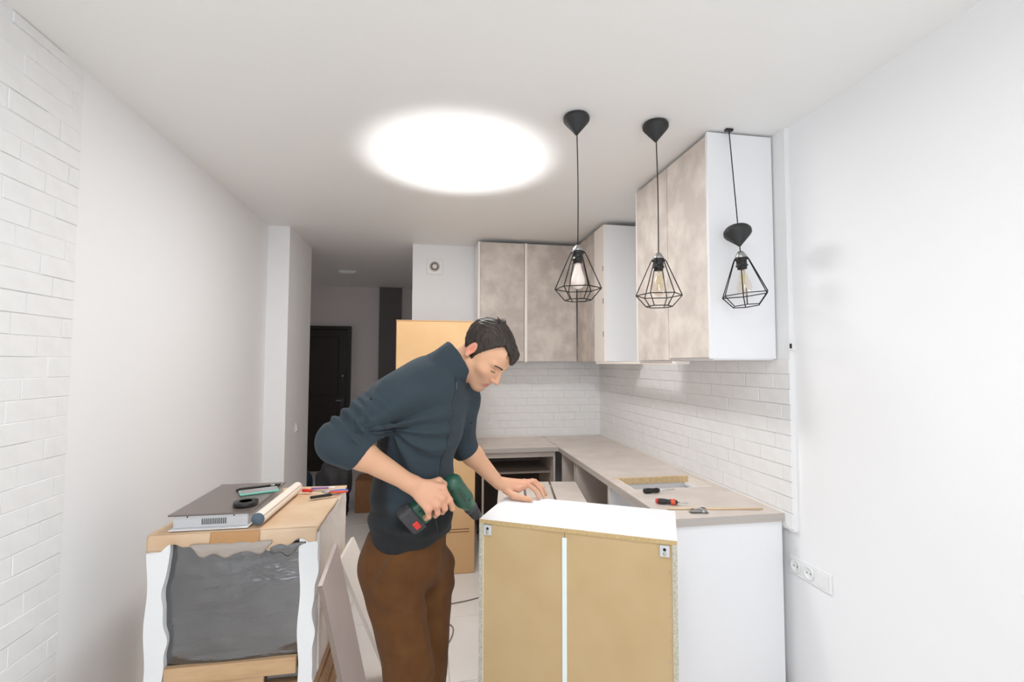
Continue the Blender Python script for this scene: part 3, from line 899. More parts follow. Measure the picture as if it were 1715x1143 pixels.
# head frame
hyaw = math.atan2(-.42*.986-.906*.167, .906*.986-.42*.167)
hf = np.array((math.cos(hyaw), math.sin(hyaw), 0.))
pt = math.radians(49)
HF_ = hf*math.cos(pt) - BU_*math.sin(pt)
HU_ = hf*math.sin(pt) + BU_*math.cos(pt)
HS_ = np.cross(HU_, HF_)*-1.0
HS_ = np.cross(HF_, HU_)*-1.0                                     # figure's left
MH = Matrix(((HS_[0], HF_[0], HU_[0], J['head'][0]), (HS_[1], HF_[1], HU_[1], J['head'][1]), (HS_[2], HF_[2], HU_[2], J['head'][2]), (0, 0, 0, 1)))
MHn = np.array(MH)
def H(x, y, z): return MHn[:3, :3]@np.array((x, y, z)) + MHn[:3, 3]
def hs(fn): return s_local(fn, MH)

# ---------------- body (skin): head, neck, trunk, arms, hands, legs in one surface
S = SDF()
S.add(hs(s_ell((0, -.012, .036), (.0745, .096, .083))), .02)
S.add(hs(s_ell((0, .022, -.010), (.064, .073, .078))), .03)
S.add(hs(s_ell((0, .040, -.055), (.050, .050, .055))), .03)
for s in (-1, 1):
    S.add(hs(s_cone((s*.054, -.004, -.052), (s*.016, .068, -.098), .020, .019)), .025)     # jaw
    S.add(hs(s_ell((s*.046, .054, -.022), (.022, .022, .017))), .025)                      # cheekbone
    S.add(hs(s_cone((s*.010, .0880, .025), (s*.050, .0700, .023), .0105, .0095)), .012)       # brow
    S.add(hs(s_cone((s*.019, .103, -.040), (s*.031, .083, -.066), .0022, .0018)), .010, 's')  # fold beside the mouth
S.add(hs(s_ell((0, .0775, -.100), (.020, .016, .016))), .018)                              # chin
S.add(hs(s_ell((0, .074, .058), (.042, .018, .030))), .03)                                 # forehead
for s in (-1, 1):
    S.add(hs(s_ell((s*.0320, .098, .003), (.020, .0195, .0125))), .012, 's')                 # sockets
    S.add(hs(s_ell((s*.0315, .0695, .001), (.0155, .0150, .0120))), .003)                  # lids
    S.add(hs(s_cone((s*.019, .0835, .0105), (s*.044, .0770, .0085), .0018, .0016)), .003, 's')
    S.add(hs(s_cone((s*.020, .0835, -.0115), (s*.043, .0765, -.0125), .0016, .0014)), .004, 's')
S.add(hs(s_cone((0, .086, .018), (0, .112, -.030), .0075, .0100)), .010)                   # nose
S.add(hs(s_ell((0, .114, -.033), (.0105, .0090, .0085))), .006)
for s in (-1, 1):
    S.add(hs(s_ell((s*.0115, .101, -.036), (.0072, .0105, .0068))), .006)
    S.add(hs(s_ell((s*.0065, .104, -.0435), (.0032, .0052, .0030))), .003, 's')
S.add(hs(s_ell((0, .078, -.062), (.030, .020, .022))), .014)                               # muzzle
S.add(hs(s_cone((-.017, .0900, -.0605), (.017, .0900, -.0605), .0050, .0050)), .007)       # upper lip
S.add(hs(s_ell((0, .0950, -.0600), (.010, .0045, .0045))), .007)
S.add(hs(s_ell((0, .0915, -.0735), (.0165, .0062, .0062))), .007)                          # lower lip
S.add(hs(s_cone((-.022, .0985, -.0670), (.022, .0985, -.0670), .0022, .0022)), .003, 's')
EAR = []
for s in (-1, 1):
    Re = np.array(Matrix.Rotation(s*-.32, 3, 'Z') @ Matrix.Rotation(-.18, 3, 'X'))
    c = np.array((s*.0765, -.022, -.002))
    S.add(hs(s_ell(c, (.0085, .0185, .0315), Re)), .006)
    S.add(hs(s_ell(c+np.array((s*.0085, .003, .005)), (.0085, .0115, .0200), Re)), .003, 's')
    S.add(hs(s_cone(c+np.array((s*.004, -.003, .010)), c+np.array((s*.004, .000, -.010)), .0030, .0035)), .005)
    S.add(hs(s_ell(c+np.array((s*.004, .004, -.023)), (.006, .009, .009), Re)), .005)
    EAR.append(c)
nk = H(0, -.030, -.060)
S.add(s_cone(J['nbase']-np.array((.02, 0, .03)), nk, .062, .055), .03)                     # neck
S.add(s_cone(J['nbase'], H(0, .0, -.075), .050, .042), .03)
# trunk
S.add(s_ell(J['upch']-.02*BU_, (.165, .095, .10), RT), .05)
S.add(s_ell(J['chest'], (.160, .110, .16), RT), .06)
S.add(s_ell(J['waist'], (.145, .100, .15), RT), .06)
S.add(s_ell(J['pelvis'], (.150, .105, .12), RT), .06)
# arms
wr, wl2 = J['wrR'], J['wrL']
S.add(s_cone(J['shR'], J['elR'], .052, .044), .04)
el = J['elR']; fd = wr-el
S.add(s_cone(el, el+fd*.30, .043, .0465), .025)
S.add(s_cone(el+fd*.28, wr, .0460, .0275), .02)
S.add(s_ell(wr-fd*.02, (.030, .030, .024)), .02)
S.add(s_cone(J['shL'], J['elL'], .050, .042), .04)
ell = J['elL']; fdl = wl2-ell
S.add(s_cone(ell, ell+fdl*.30, .041, .044), .025)
S.add(s_cone(ell+fdl*.28, wl2, .0440, .0265), .02)
# legs
aR, aL = np.array((-.075, 1.765, .085)), np.array((.01, 1.90, .085))
for h_, k_, a_ in (('hipR', 'knR', aR), ('hipL', 'knL', aL)):
    S.add(s_cone(J[h_], J[k_], .080, .055), .03)
    S.add(s_cone(J[k_], a_, .052, .036), .02)
    S.add(s_cone(a_, a_+BF_*.10-BU_*.045, .034, .024), .02)
# right hand closed round the drill grip
def chain(keys, rads, k=.006):
    pts_ = [J[q] if isinstance(q, str) else q for q in keys]
    for i in range(len(pts_)-1):
        S.add(s_cone(pts_[i], pts_[i+1], rads[i], rads[i+1]), k if i else .010)
for q in ('rk1', 'rk2', 'rk3', 'rk4'):
    S.add(s_cone(wr+(J[q]-J['rpalm'])*.25, J[q], .0185, .0130), .012)
S.add(s_ell(J['rpalm'], (.033, .020, .032)), .014)
chain(['rk1', 'ri1', 'ri2', 'ri3'], [.0115, .0105, .0095, .0080])
chain(['rk2', 'rm1', 'rm2', 'rm3'], [.0115, .0105, .0095, .0080], .004)
chain(['rk3', 'rr1', 'rr2', 'rr3'], [.0112, .0100, .0090, .0078], .004)
chain(['rk4', 'rp1', 'rp2', 'rp3'], [.0105, .0092, .0082, .0072], .004)
chain(['rt0', 'rt1', 'rt2', 'rt3'], [.0150, .0130, .0110, .0092])
for q in ('rk2', 'rk3', 'rk4'):
    S.add(s_ell(J[q]-np.array((0, .004, 0)), (.009, .008, .009)), .008)
# left hand flat on the top panel
for q in ('li3', 'lm3', 'ln3', 'lp3', 'lt3', 'lt2'):
    J[q][2] -= .010
J['lt1'][2] -= .004
for q in ('lpalm', 'lk1', 'lk2', 'lk3', 'lk4', 'li1', 'li2', 'li3', 'lm1', 'lm2', 'lm3', 'ln1', 'ln2', 'ln3', 'lp1', 'lp2', 'lp3', 'lt0', 'lt1', 'lt2', 'lt3'):
    J[q][2] -= .0035
for q in ('lt2', 'lt3'):
    J[q][2] -= .002
for q in ('lk1', 'lk2', 'lk3', 'lk4'):
    S.add(s_cone(wl2+(J[q]-J['lpalm'])*.3, J[q], .0180, .0115), .012)
chain(['lk1', 'li1', 'li2', 'li3'], [.0112, .0098, .0088, .0076], .004)
chain(['lk2', 'lm1', 'lm2', 'lm3'], [.0112, .0100, .0090, .0076], .004)
chain(['lk3', 'ln1', 'ln2', 'ln3'], [.0110, .0096, .0086, .0074], .004)
chain(['lk4', 'lp1', 'lp2', 'lp3'], [.0100, .0088, .0078, .0068], .004)
chain(['lt0', 'lt1', 'lt2', 'lt3'], [.0160, .0140, .0118, .0092])
for q in ('lk1', 'lk2', 'lk3', 'lk4'):
    S.add(s_ell(J[q]+np.array((0, 0, .003)), (.008, .008, .007)), .008)
PERSON = thing('person', 'man in a dark blue-grey fleece jacket and brown trousers holding the green drill', 'person', None, (-.03, 1.83, 0))
mat_tint('skin', .5, bump=(260, .12, .0008, ONE), sss=.12, spec=.35)
v, q = sdf_mesh(S, (-.42, 1.45, .02), (.56, 2.20, 1.78), .0025)
body, v = np_mesh('body', v, q, 'skin', None, 1)
P(PERSON, body)
# surface colour of the skin: lips, ears, nails, knuckles, shaved beard
def tint_body(v):
    base = np.array(lin((212, 164, 132)))
    c = np.tile(base, (len(v), 1))
    Mi = np.linalg.inv(MHn); hl = v@Mi[:3, :3].T + Mi[:3, 3]
    def mixin(w_, rgb):
        w_ = np.clip(w_, 0, 1)[:, None]
        c[:] = c*(1-w_) + np.array(lin(rgb))*w_
    ish = (np.abs(hl) < .2).all(1)
    def gauss(cx, cy, cz, rx, ry, rz):
        return np.exp(-(((hl[:, 0]-cx)/rx)**2 + ((hl[:, 1]-cy)/ry)**2 + ((hl[:, 2]-cz)/rz)**2))*ish
    beard = 1/(1+np.exp((hl[:, 2]+.040)/.008)) * 1/(1+np.exp(-(hl[:, 1]-.015)/.012)) * ish * (hl[:, 2] > -.16)
    mixin(beard*.34, (128, 102, 88))
    mixin(gauss(0, .112, -.032, .018, .014, .014)*.35, (206, 128, 104))
    for s in (-1, 1):
        mixin(gauss(s*.045, .06, -.025, .02, .02, .018)*.25, (214, 140, 112))
        mixin(gauss(s*.080, -.022, -.002, .010, .020, .034)*.8, (226, 138, 122))
        mixin(gauss(s*.031, .085, .012, .016, .010, .006)*.40, (158, 108, 88))
    lip = (np.abs(hl[:, 0]) < .024)*np.exp(-((hl[:, 2]+.067)/.0095)**4)*1/(1+np.exp(-(hl[:, 1]-.089)/.002))*ish
    mixin(lip*.75, (182, 104, 94))
    for hand in ('rk1', 'rk2', 'rk3', 'rk4', 'lk1', 'lk2', 'lk3', 'lk4', 'ri1', 'rm1', 'rr1', 'rp1', 'li1', 'lm1', 'ln1', 'lp1'):
        d = ((v-J[hand])**2).sum(1); mixin(np.exp(-d/.018**2)*.35, (214, 140, 122))
    for hand in ('rpalm', 'lpalm'):
        d = ((v-J[hand])**2).sum(1); mixin(np.exp(-d/.06**2)*.35, (222, 164, 144))
    return c
vcol(body, tint_body(v))
# ---------------- hair
def hair_region(p):
    """>0 outside the hair area, in head coordinates"""
    x, y, z = p[:, 0], p[:, 1], p[:, 2]
    ax_ = np.abs(x)
    front = .077 + .020*np.clip((ax_-.016)/.028, 0, 1)
    zl = np.where(y > .05, front - .60*np.maximum(0, y-.088),
         np.where(y > .004, front*np.clip((y-.004)/.046, 0, 1)**.8 - .010*(1-np.clip((y-.004)/.046, 0, 1)),
         np.where(y > -.012, -.030, -.020)))
    zl = np.where(y < -.040, -.034 - .035*np.clip((-.040-y)/.04, 0, 1), zl)
    # a forelock over the middle of the forehead
    lock = np.exp(-((x+.004)/.026)**2)*np.clip((y-.05)/.03, 0, 1)
    zl = zl - .014*lock + (.0022*np.sin(x*430+1)+.0020*np.sin(x*870+2.2*np.sin(x*150)))*np.clip((y-.02)/.03, 0, 1) + (.0014*np.sin(y*600+z*200)+.0016*np.sin(y*1230+1.0+2*np.sin(y*210)))*(y < .03)
    return zl - z
cr = s_ell((0, -.012, .036), (.0745, .096, .083)); fh = s_ell((0, .074, .058), (.042, .018, .030)); fc_ = s_ell((0, .022, -.010), (.064, .073, .078))
def hair_fn(p):
    d = smin(cr(p), fc_(p), .03); d = smin(d, fh(p), .03)
    th = .0050 + .0075*np.clip((p[:, 2]-.02)/.06, 0, 1)
    ph = p[:, 0]*520 + 6*np.sin(p[:, 1]*40+p[:, 0]*30) + 3*np.sin(p[:, 2]*55)
    st = .0011*np.sin(ph) + .0010*np.sin(p[:, 0]*260 - p[:, 1]*90 + 4*np.sin(p[:, 2]*70)) + .0009*vnoise(p, 5, 170)
    crown = .007*np.exp(-(((p[:, 1]+.035)/.03)**2 + ((p[:, 2]-.122)/.03)**2 + (p[:, 0]/.03)**2))
    d = d - th - st - crown
    return smax(d, hair_region(p)*.8, .004)
SH = SDF(); SH.add(hs(hair_fn), .001)
for s in (-1, 1):
    c = EAR[0 if s < 0 else 1]
    SH.add(hs(s_ell(c+np.array((s*.004, 0, 0)), (.016, .021, .034))), .004, 's')
mat('hair', (38, 32, 29), .55, noise=(90, (62, 52, 46), 5, .35, .7, (2.2, .25, .5)), bump=(120, .5, .002, (2.5, .3, .5)), spec=.35)
c_ = J['head']
v2, q2 = sdf_mesh(SH, c_-.17, c_+.17, .002)
hair, _ = np_mesh('hair', v2, q2, 'hair', None, 0); P(PERSON, hair)
# loose strands of the forelock and a tuft at the crown
rs = random.Random(11)
bm = bmesh.new()
for i in range(40):
    x = rs.uniform(-.034, .036); z0 = .093 + rs.uniform(-.006, .004)
    a0 = (x*.8, .050, z0); a1 = (x*.95, .084+rs.uniform(-.003, .002)-abs(x)*.25, .082); a2 = (x*1.08+rs.uniform(-.004, .004), .098-abs(x)*.30+rs.uniform(-.001, .002), .060+rs.uniform(-.010, .010)+abs(x)*.35)
    add_tube(bm, [H(*a0), H(*a1), H(*a2)], [.0026, .0026, .0006], 5)
bmesh.ops.recalc_face_normals(bm, faces=bm.faces)
P(PERSON, link_mesh('forelock', bm, 'hair', None, True))
bm = bmesh.new()
for i in range(16):
    x = rs.uniform(-.025, .025)
    add_tube(bm, [H(x, -.030+rs.uniform(-.01, .01), .118), H(x*1.2, -.040, .132), H(x*1.4+rs.uniform(-.004, .004), -.052+rs.uniform(-.006, .006), .138+rs.uniform(-.003, .004))], [.0022, .0018, .0005], 5)
bmesh.ops.recalc_face_normals(bm, faces=bm.faces)
P(PERSON, link_mesh('crown_tuft', bm, 'hair', None, True))
# eyebrows, lash lines, cast onto the face
def face_y(x, z):
    ys = np.linspace(.125, .03, 240)
    pts_ = np.stack([H(x, y, z) for y in ys])
    val = sdf_eval(S, pts_)
    n_ = np.argmax(val < 0)
    return ys[n_]
for s in (-1, 1):
    bm = bmesh.new()
    rb = random.Random(31)
    for i in range(64):
        t = rb.random()
        bx_ = s*(.011+.037*t); bz = .0200 + .0060*math.sin(t*2.3) - .0035*t + rb.uniform(-.0024, .0024)*(1-.5*t)
        y0_ = face_y(bx_, bz); y1_ = face_y(bx_+s*.005, bz+.0018); y2_ = face_y(bx_+s*.009, bz+.0014)
        add_tube(bm, [H(bx_, y0_-.0004, bz), H(bx_+s*.005, y1_+.0010, bz+.0018), H(bx_+s*.009, y2_+.0003, bz+.0014)], [.0008, .0009, .0003], 4)
    P(PERSON, link_mesh('eyebrow', bm, 'hair', None, True))
    bm = bmesh.new()
    pts_ = []
    for i in range(13):
        t = -1 + 2*i/12
        x_ = s*(.0315+.0140*t); z_ = -.0048 - .0030*(1-t*t) + .0010*t
        pts_.append(H(x_, face_y(x_, z_)+.0002, z_))
    add_tube(bm, pts_, [.0005]+[.0010, .0013]+[.0015]*7+[.0013, .0010]+[.0005], 5)
    P(PERSON, link_mesh('eyelashes', bm, 'hair', None, True))

# ---------------- jacket
SJ = SDF()
SJ.add(s_ell(J['upch']-.005*BU_-.005*BF_, (.182, .112, .105), RT), .05)
SJ.add(s_ell(J['chest'], (.176, .137, .17), RT), .07)
SJ.add(s_ell(J['waist'], (.170, .130, .15), RT), .07)
SJ.add(s_ell(J['hem']+.02*BU_, (.172, .129, .14), RT), .07)
SJ.add(s_cone(J['upch']-.17*0*BL_-.02*BU_, J['nbase']-np.array((.03, 0, .075)), .10, .080), .05)
SJ.add(s_cone(J['shR'], J['upch']+.01*BU_, .068, .090), .05)
SJ.add(s_cone(J['shL'], J['upch']+.01*BU_, .074, .092), .05)
SJ.add(s_cone(J['shR'], J['shR']+(J['elR']-J['shR'])*.55, .074, .068), .05)
def cut_cone(a, b, ra, rb, ext=0.0):
    c_ = s_cone(a, b, ra, rb); n_ = (b-a)/np.linalg.norm(b-a)
    return lambda p: smax(c_(p), (p-b)@n_ - ext, .006)
SJ.add(s_cone(J['shR']+(J['elR']-J['shR'])*.5, J['elR'], .071, .064), .03)
SJ.add(cut_cone(J['elR'], J['cuffR']+(J['cuffR']-J['elR'])*.15, .066, .062), .035)
SJ.add(s_cone(J['shL'], J['elL'], .072, .058), .04)
SJ.add(cut_cone(J['elL'], J['cuffL']+(J['cuffL']-J['elL'])*.1, .058, .054), .03)
# cuff openings
cR = J['cuffR']+(J['cuffR']-J['elR'])*.15; nR = (J['cuffR']-J['elR'])/np.linalg.norm(J['cuffR']-J['elR'])
cL = J['cuffL']+(J['cuffL']-J['elL'])*.1; nL = (J['cuffL']-J['elL'])/np.linalg.norm(J['cuffL']-J['elL'])
SJ.add(s_cone(cR-nR*.004, cR+nR*.05, .054, .054), .004, 's')
SJ.add(s_cone(cL-nL*.004, cL+nL*.05, .047, .047), .004, 's')
# flat hem
hz = J['hem'][2]-.028
SJ.add(lambda p: hz - p[:, 2] + .010*np.sin((p-J['hem'])@BL_*14), .012, 'i')
SJ.add(lambda p: s_ell(J['hem']-np.array((0, 0, .09)), (.155, .118, .085), RT)(p), .01, 's')
# folds
def folds(p):
    e, s_ = J['elR'], J['shR']
    ax_ = (s_-e)/np.linalg.norm(s_-e)
    t = (p-e)@ax_
    rad = np.linalg.norm((p-e)-t[:, None]*ax_, axis=1)
    arm = np.exp(-((t-.055)/.075)**2)*np.clip((.13-rad)/.04, 0, 1)*np.clip((t+.01)/.03, 0, 1)
    ang = (p-e)@np.array((.3, -.2, .9))
    f1 = -.0072*np.sin(t*170 + ang*30 + 1.2*np.sin(ang*40))*arm
    # drag lines from the armpit over the chest
    a_ = J['shR']+np.array((.035, .02, -.10))
    d = p-a_; rr = np.linalg.norm(d, axis=1)+1e-6
    th = np.arctan2(d[:, 2], d@BF_)
    f2 = .0080*np.sin(th*11+.6)*np.exp(-((rr-.10)/.09)**2)
    # compression folds at the waist
    zz = p[:, 2]
    l = (p-J['waist'])@BL_; fr = (p-J['waist'])@BF_
    f3 = .0060*np.sin(zz*62 + 10*fr + 1.5*np.sin(l*18+zz*9))*np.exp(-((zz-1.00)/.085)**2)
    f4 = .0065*np.sin(l*48 + fr*20 + zz*12)*np.exp(-((zz-1.02)/.10)**2)
    f5 = .0022*vnoise(p, 9, 42)
    near = np.clip((.062-np.abs((p-cR)@nR))/.03, 0, 1)*np.clip((.10-np.linalg.norm(p-cR, axis=1))/.02, 0, 1)
    return (f1+f2+f3+f4+f5)*(1-near)
SJ.add(folds, .01, 'disp')
# stand-up collar
nb_ = J['nbase']; ndir = (nk+.012*BU_-nb_); ndir = ndir/np.linalg.norm(ndir)
Rc = np.array(Vector(ndir).to_track_quat('Z', 'Y').to_matrix())
def collar(p):
    q = (p-(nb_-ndir*.005))@Rc
    hgt = q[:, 2]
    r0 = .0755 + .12*np.clip(hgt, 0, 1)
    r = np.sqrt((q[:, 0])**2 + (q[:, 1])**2)
    shell = np.abs(r-r0) - .0042
    return smax(smax(shell, -.03-hgt, .004), hgt-(.060+.012*np.clip(q@np.array((Rc.T@hf)*1.0)*12,-1,1)), .006)
SJ.add(collar, .010)
SJ.add(s_cone(nb_-ndir*.0, nb_+ndir*.14, .0655, .076), .006, 's')
mat_tint('fleece', .95, bump=(420, .35, .0015, ONE), sheen=.06, spec=.15)
v3, q3 = sdf_mesh(SJ, (-.42, 1.45, .82), (.34, 2.16, 1.72), .004, .012)
jacket, v3 = np_mesh('jacket', v3, q3, 'fleece', None, 1); P(PERSON, jacket)
def tint_jacket(v):
    navy = np.array(lin((54, 64, 71))); char = np.array(lin((40, 41, 42)))
    d = v-J['waist']
    l = d@BL_; fr = d@BF_; z = v[:, 2]
    side = 1/(1+np.exp((np.abs(fr+.015)-.062-.02*np.sin(z*9))/.006)) * (np.abs(l) > .06) * 1/(1+np.exp((z-1.345)/.02))
    low = 1/(1+np.exp((z-1.02-.05*fr*8)/.012))
    # keep the sleeves navy
    def seg(a, b, r):
        ba = b-a; h = np.clip(((v-a)@ba)/(ba@ba), 0, 1); return np.linalg.norm(v-a-h[:, None]*ba, axis=1) < r
    sl = seg(J['shR']+(J['elR']-J['shR'])*.35, J['elR'], .092) | seg(J['elR'], J['cuffR'], .08)
    w_ = np.clip(np.maximum(side, low), 0, 1)*(~sl)
    return navy*(1-w_[:, None]) + char*w_[:, None]
vcol(jacket, tint_jacket(v3))
# zip, cast onto the front of the jacket
def cast(S_, o, d, t0=.26, n=120):
    ts = np.linspace(0.02, t0, n); pts_ = o[None]+ts[:, None]*d[None]
    val = sdf_eval(S_, pts_)
    ins = np.where(val < 0)[0]
    return pts_[ins[-1]] if len(ins) else None
zp = []
for i in range(34):
    z = .935 + i*(1.515-.935)/33
    a_ = J['waist'] if z < 1.2 else J['waist']*(1-min(1, (z-1.2)/.3)) + J['upch']*min(1, (z-1.2)/.3)
    o = np.array((a_[0], a_[1], z))
    pt_ = cast(SJ, o, BF_)
    if pt_ is not None: zp.append(pt_+BF_*.001)
P(PERSON, tube('zipper', zp, .0028, 'black_plastic', None, 6))
P(PERSON, box('zipper_pull', (-.003, -.003, -.026), (.003, .003, 0), 'drill_grey', None, .001, Matrix.Translation(Vector(zp[-2]+BF_*.004))))

# ---------------- trousers
SP = SDF()
SP.add(s_ell(J['pelvis']-np.array((0, 0, .012))-.020*BF_, (.170, .148, .135), RT), .05)
SP.add(s_ell(J['pelvis']+np.array((0, 0, .085)), (.160, .122, .07), RT), .05)
SP.add(s_cone(J['hipR']-.03*BF_-.0*BL_, J['knR'], .112, .083), .035)
SP.add(s_cone(J['hipL']-.02*BF_, J['knL'], .104, .078), .030)
SP.add(cut_cone(J['knR'], aR, .082, .068), .03)
SP.add(cut_cone(J['knL'], aL, .078, .066), .03)
SP.add(lambda p: p[:, 2] - 1.0, .01, 'i')
def pfolds(p):
    z = p[:, 2]; l = (p-J['pelvis'])@BL_; fr = (p-J['pelvis'])@BF_
    f1 = .004*np.sin(z*60+l*30+2*np.sin(fr*20))*np.exp(-((z-.72)/.10)**2)*np.clip((fr+.06)/.08, 0, 1)
    f2 = .0035*np.sin(l*55+fr*25+z*16)*np.exp(-((z-.50)/.22)**2)
    f3 = .006*np.sin(z*48+l*12)*np.exp(-((z-.18)/.12)**2)
    return f1+f2+f3+.0015*vnoise(p, 21, 38)
SP.add(pfolds, .01, 'disp')
mat('trouser_cloth', (98, 65, 36), .9, noise=(14, (86, 55, 29), 4, .3, .7, ONE), bump=(300, .3, .001, ONE), sheen=.05, spec=.15)
v4, q4 = sdf_mesh(SP, (-.34, 1.58, .06), (.2, 2.14, 1.04), .005, .008)
tr, _ = np_mesh('trousers', v4, q4, 'trouser_cloth', None, 1); P(PERSON, tr)
# pocket seam on the near hip and side seam
def seam(pts_, S_, inward, r=.0018):
    out = []
    for p_ in pts_:
        c_ = cast(S_, np.array(p_), np.array(inward), .30)
        if c_ is not None: out.append(c_)
    return out
ps = seam([J['pelvis']+BU_*(.075-.16*t)+BF_*(.075-.07*t) for t in np.linspace(0, 1, 14)], SP, -BL_)
if len(ps) > 3: P(PERSON, tube('pocket_seam', ps, .0024, 'brown_board', None, 6))
# ---------------- shoes
for a_ in (aR, aL):
    SS = SDF()
    toe = a_+BF_*.155; toe[2] = .040
    heel = a_-BF_*.045; heel[2] = .045
    SS.add(s_cone(heel, toe, .042, .038), .02)
    SS.add(s_cone(a_-BU_*.0, a_+BF_*.05-BU_*.03, .048, .045), .03)
    SS.add(lambda p: .004 - p[:, 2], .006, 'i')
    v5, q5 = sdf_mesh(SS, a_-np.array((.3, .3, .12)), a_+np.array((.3, .3, .08)), .005)
    sh, _ = np_mesh('shoe', v5, q5, 'black_matt', None, 1); P(PERSON, sh)
    so_ = prism('shoe_sole', [tuple((a_+BF_*f_+BL_*s_)[:2]) for f_, s_ in ((-.088, -.030), (-.06, -.043), (.10, -.044), (.17, -.034), (.195, 0), (.17, .034), (.10, .044), (-.06, .043), (-.088, .030))], 0.0, .016, 'brown_board')
    P(PERSON, so_)

# ---------------- cordless drill
DR = thing('cordless_drill', 'dark green cordless drill with a red battery latch, in the man\'s right hand', 'drill', None, tuple(J['d_gripend']))
da = J['d_tip']-J['d_rear']; da /= np.linalg.norm(da)
dg = J['d_gripend']-J['d_grip']; dg = dg-da*(dg@da)*.75; dg /= np.linalg.norm(dg)
dn = np.cross(da, dg); dn /= np.linalg.norm(dn)
RD = np.stack([da, dg, dn], 1)      # local: x along the barrel, y down the grip, z sideways
O = J['d_rear']
def DP(x, y, z): return O+RD@np.array((x, y, z))
LT = np.linalg.norm(J['d_tip']-J['d_rear'])
SD = SDF()
SD.add(s_cone(DP(.016, .004, 0), DP(.10, .004, 0), .0355, .0345), .01)
SD.add(s_cone(DP(.10, .004, 0), DP(.145, .002, 0), .0335, .025), .01)
SD.add(s_ell(DP(.008, .006, 0), (.026, .037, .033), RD), .008)
SD.add(s_box3(DP(.035, .055, 0), (.021, .05, .0165), .012, np.stack([da*.97+dg*.22, dg*.97-da*.22, dn], 1)), .016)
SD.add(s_cone(DP(.040, .025, 0), DP(.016, .135, 0), .0185, .0195), .012)
SD.add(s_box3(DP(.010, .144, 0), (.048, .020, .033), .010, RD), .010)
for k in range(5):
    SD.add(s_box3(DP(.028+k*.010, -.008, -.0385), (.0025, .012, .006), .001, RD), .001, 's')
dl, dh = [f_(np.stack([DP(-.05, -.05, -.05), DP(.2, .2, .05), DP(-.05, .2, .05), DP(.2, -.05, -.05), DP(-.05, .2, -.05), DP(.2, -.05, .05)]), 0) for f_ in (np.min, np.max)]
v6, q6 = sdf_mesh(SD, dl-.02, dh+.02, .0022)
hb_, _ = np_mesh('housing', v6, q6, 'green_drill', None, 1); P(DR, hb_)
MD = Matrix(((RD[0, 0], RD[0, 1], RD[0, 2], O[0]), (RD[1, 0], RD[1, 1], RD[1, 2], O[1]), (RD[2, 0], RD[2, 1], RD[2, 2], O[2]), (0, 0, 0, 1)))
MX = MD @ Matrix.Rotation(PI/2, 4, 'Y')   # lathe axis z -> barrel x
Lc = LT
P(DR, lathe('collar', [(0, .142), (.024, .142), (.026, .148), (.026, .162), (.0235, .166), (0, .166)], 'drill_grey', None, 28, MX @ Matrix.Translation((0, .003, 0))))
P(DR, lathe('chuck', [(0, .166), (.0225, .166), (.0225, .186), (.0205, .190), (.0215, .196), (.019, .212), (.010, Lc-.026), (.0085, Lc-.022), (0, Lc-.022)], 'black_matt', None, 28, MX @ Matrix.Translation((0, .003, 0))))
P(DR, lathe('driver_bit', [(0, Lc-.024), (.0032, Lc-.024), (.0032, Lc-.008), (.0016, Lc), (0, Lc)], 'steel', None, 8, MX @ Matrix.Translation((0, .003, 0))))
P(DR, box('trigger', (.060, .030, -.008), (.072, .058, .008), 'black_plastic', None, .003, MD))
bt = P(DR, box('battery', (-.046, .158, -.036), (.066, .212, .036), 'drill_grey', None, .008, MD, 2))
P(DR, box('battery_latch', (.012, .172, -.040), (.044, .192, -.034), 'red_plastic', None, .002, MD))
for x, y, zo in ((.012, .018, .0035), (.092, -.010, .0025), (.118, .012, -.001), (-.012, .146, .0025)):
    P(DR, lathe('housing_screw', [(0, -.032-zo), (.0036, -.032-zo), (.0036, -.0275-zo), (0, -.0275-zo)], 'black_plastic', None, 8, MD @ Matrix.Translation((x, y, 0))))
P(DR, box('side_stripe', (.030, .000, -.0362), (.095, .006, -.034), 'drill_grey', None, .001, MD))
# ------------------------------------------------------------------ wrapped appliance on its crate (left)
AX0, AX1, AY0, AY1, AZ0, AZ1 = -1.008, -.440, 1.955, 2.565, .352, .932
ap = thing('wrapped_appliance', 'built-in oven wrapped in grey film with white foam corners, on the timber crate', 'appliance', None, ((AX0+AX1)/2, (AY0+AY1)/2, AZ0))
RA = random.Random(5)
def rumple(name, lo, hi, m, n, amp, seed, parent, face=None, freq=9, bulge=0):
    """box whose sides are finely subdivided and pushed about: film, foam, soft card"""
    bm = bmesh.new()
    add_box(bm, lo, hi)
    size = max(Vector(hi)-Vector(lo))
    for _ in range(n):
        es = [e for e in bm.edges if e.calc_length() > size/(2**n)*.75]
        bmesh.ops.subdivide_edges(bm, edges=es, cuts=1, use_grid_fill=True)
    pts_ = np.array([v.co[:] for v in bm.verts])
    c = (np.array(lo)+np.array(hi))/2; h_ = (np.array(hi)-np.array(lo))/2
    nrm = (pts_-c)/h_
    nrm = np.where(np.abs(nrm) > .999, np.sign(nrm), 0); nrm /= np.maximum(np.linalg.norm(nrm, axis=1), 1e-6)[:, None]
    d = amp*(vnoise(pts_, seed, freq*3)*.5 + vnoise(pts_*np.array((1, 1, 3.)), seed+1, freq*7)*.35 + vnoise(pts_*np.array((2, 2, 1.)), seed+2, freq*16)*.2)
    pts_ = pts_ + nrm*d[:, None]
    if bulge:
        u_ = (pts_[:, 0]-lo[0])/(hi[0]-lo[0])*2-1; w_ = (pts_[:, 2]-lo[2])/(hi[2]-lo[2])*2-1
        pts_[:, 1] -= bulge*np.where(nrm[:, 1] < -.5, (1-u_**2)*(1-w_**2), 0)
    for v, p_ in zip(bm.verts, pts_): v.co = p_
    o = link_mesh(name, bm, m, None, True)
    return P(parent, o)
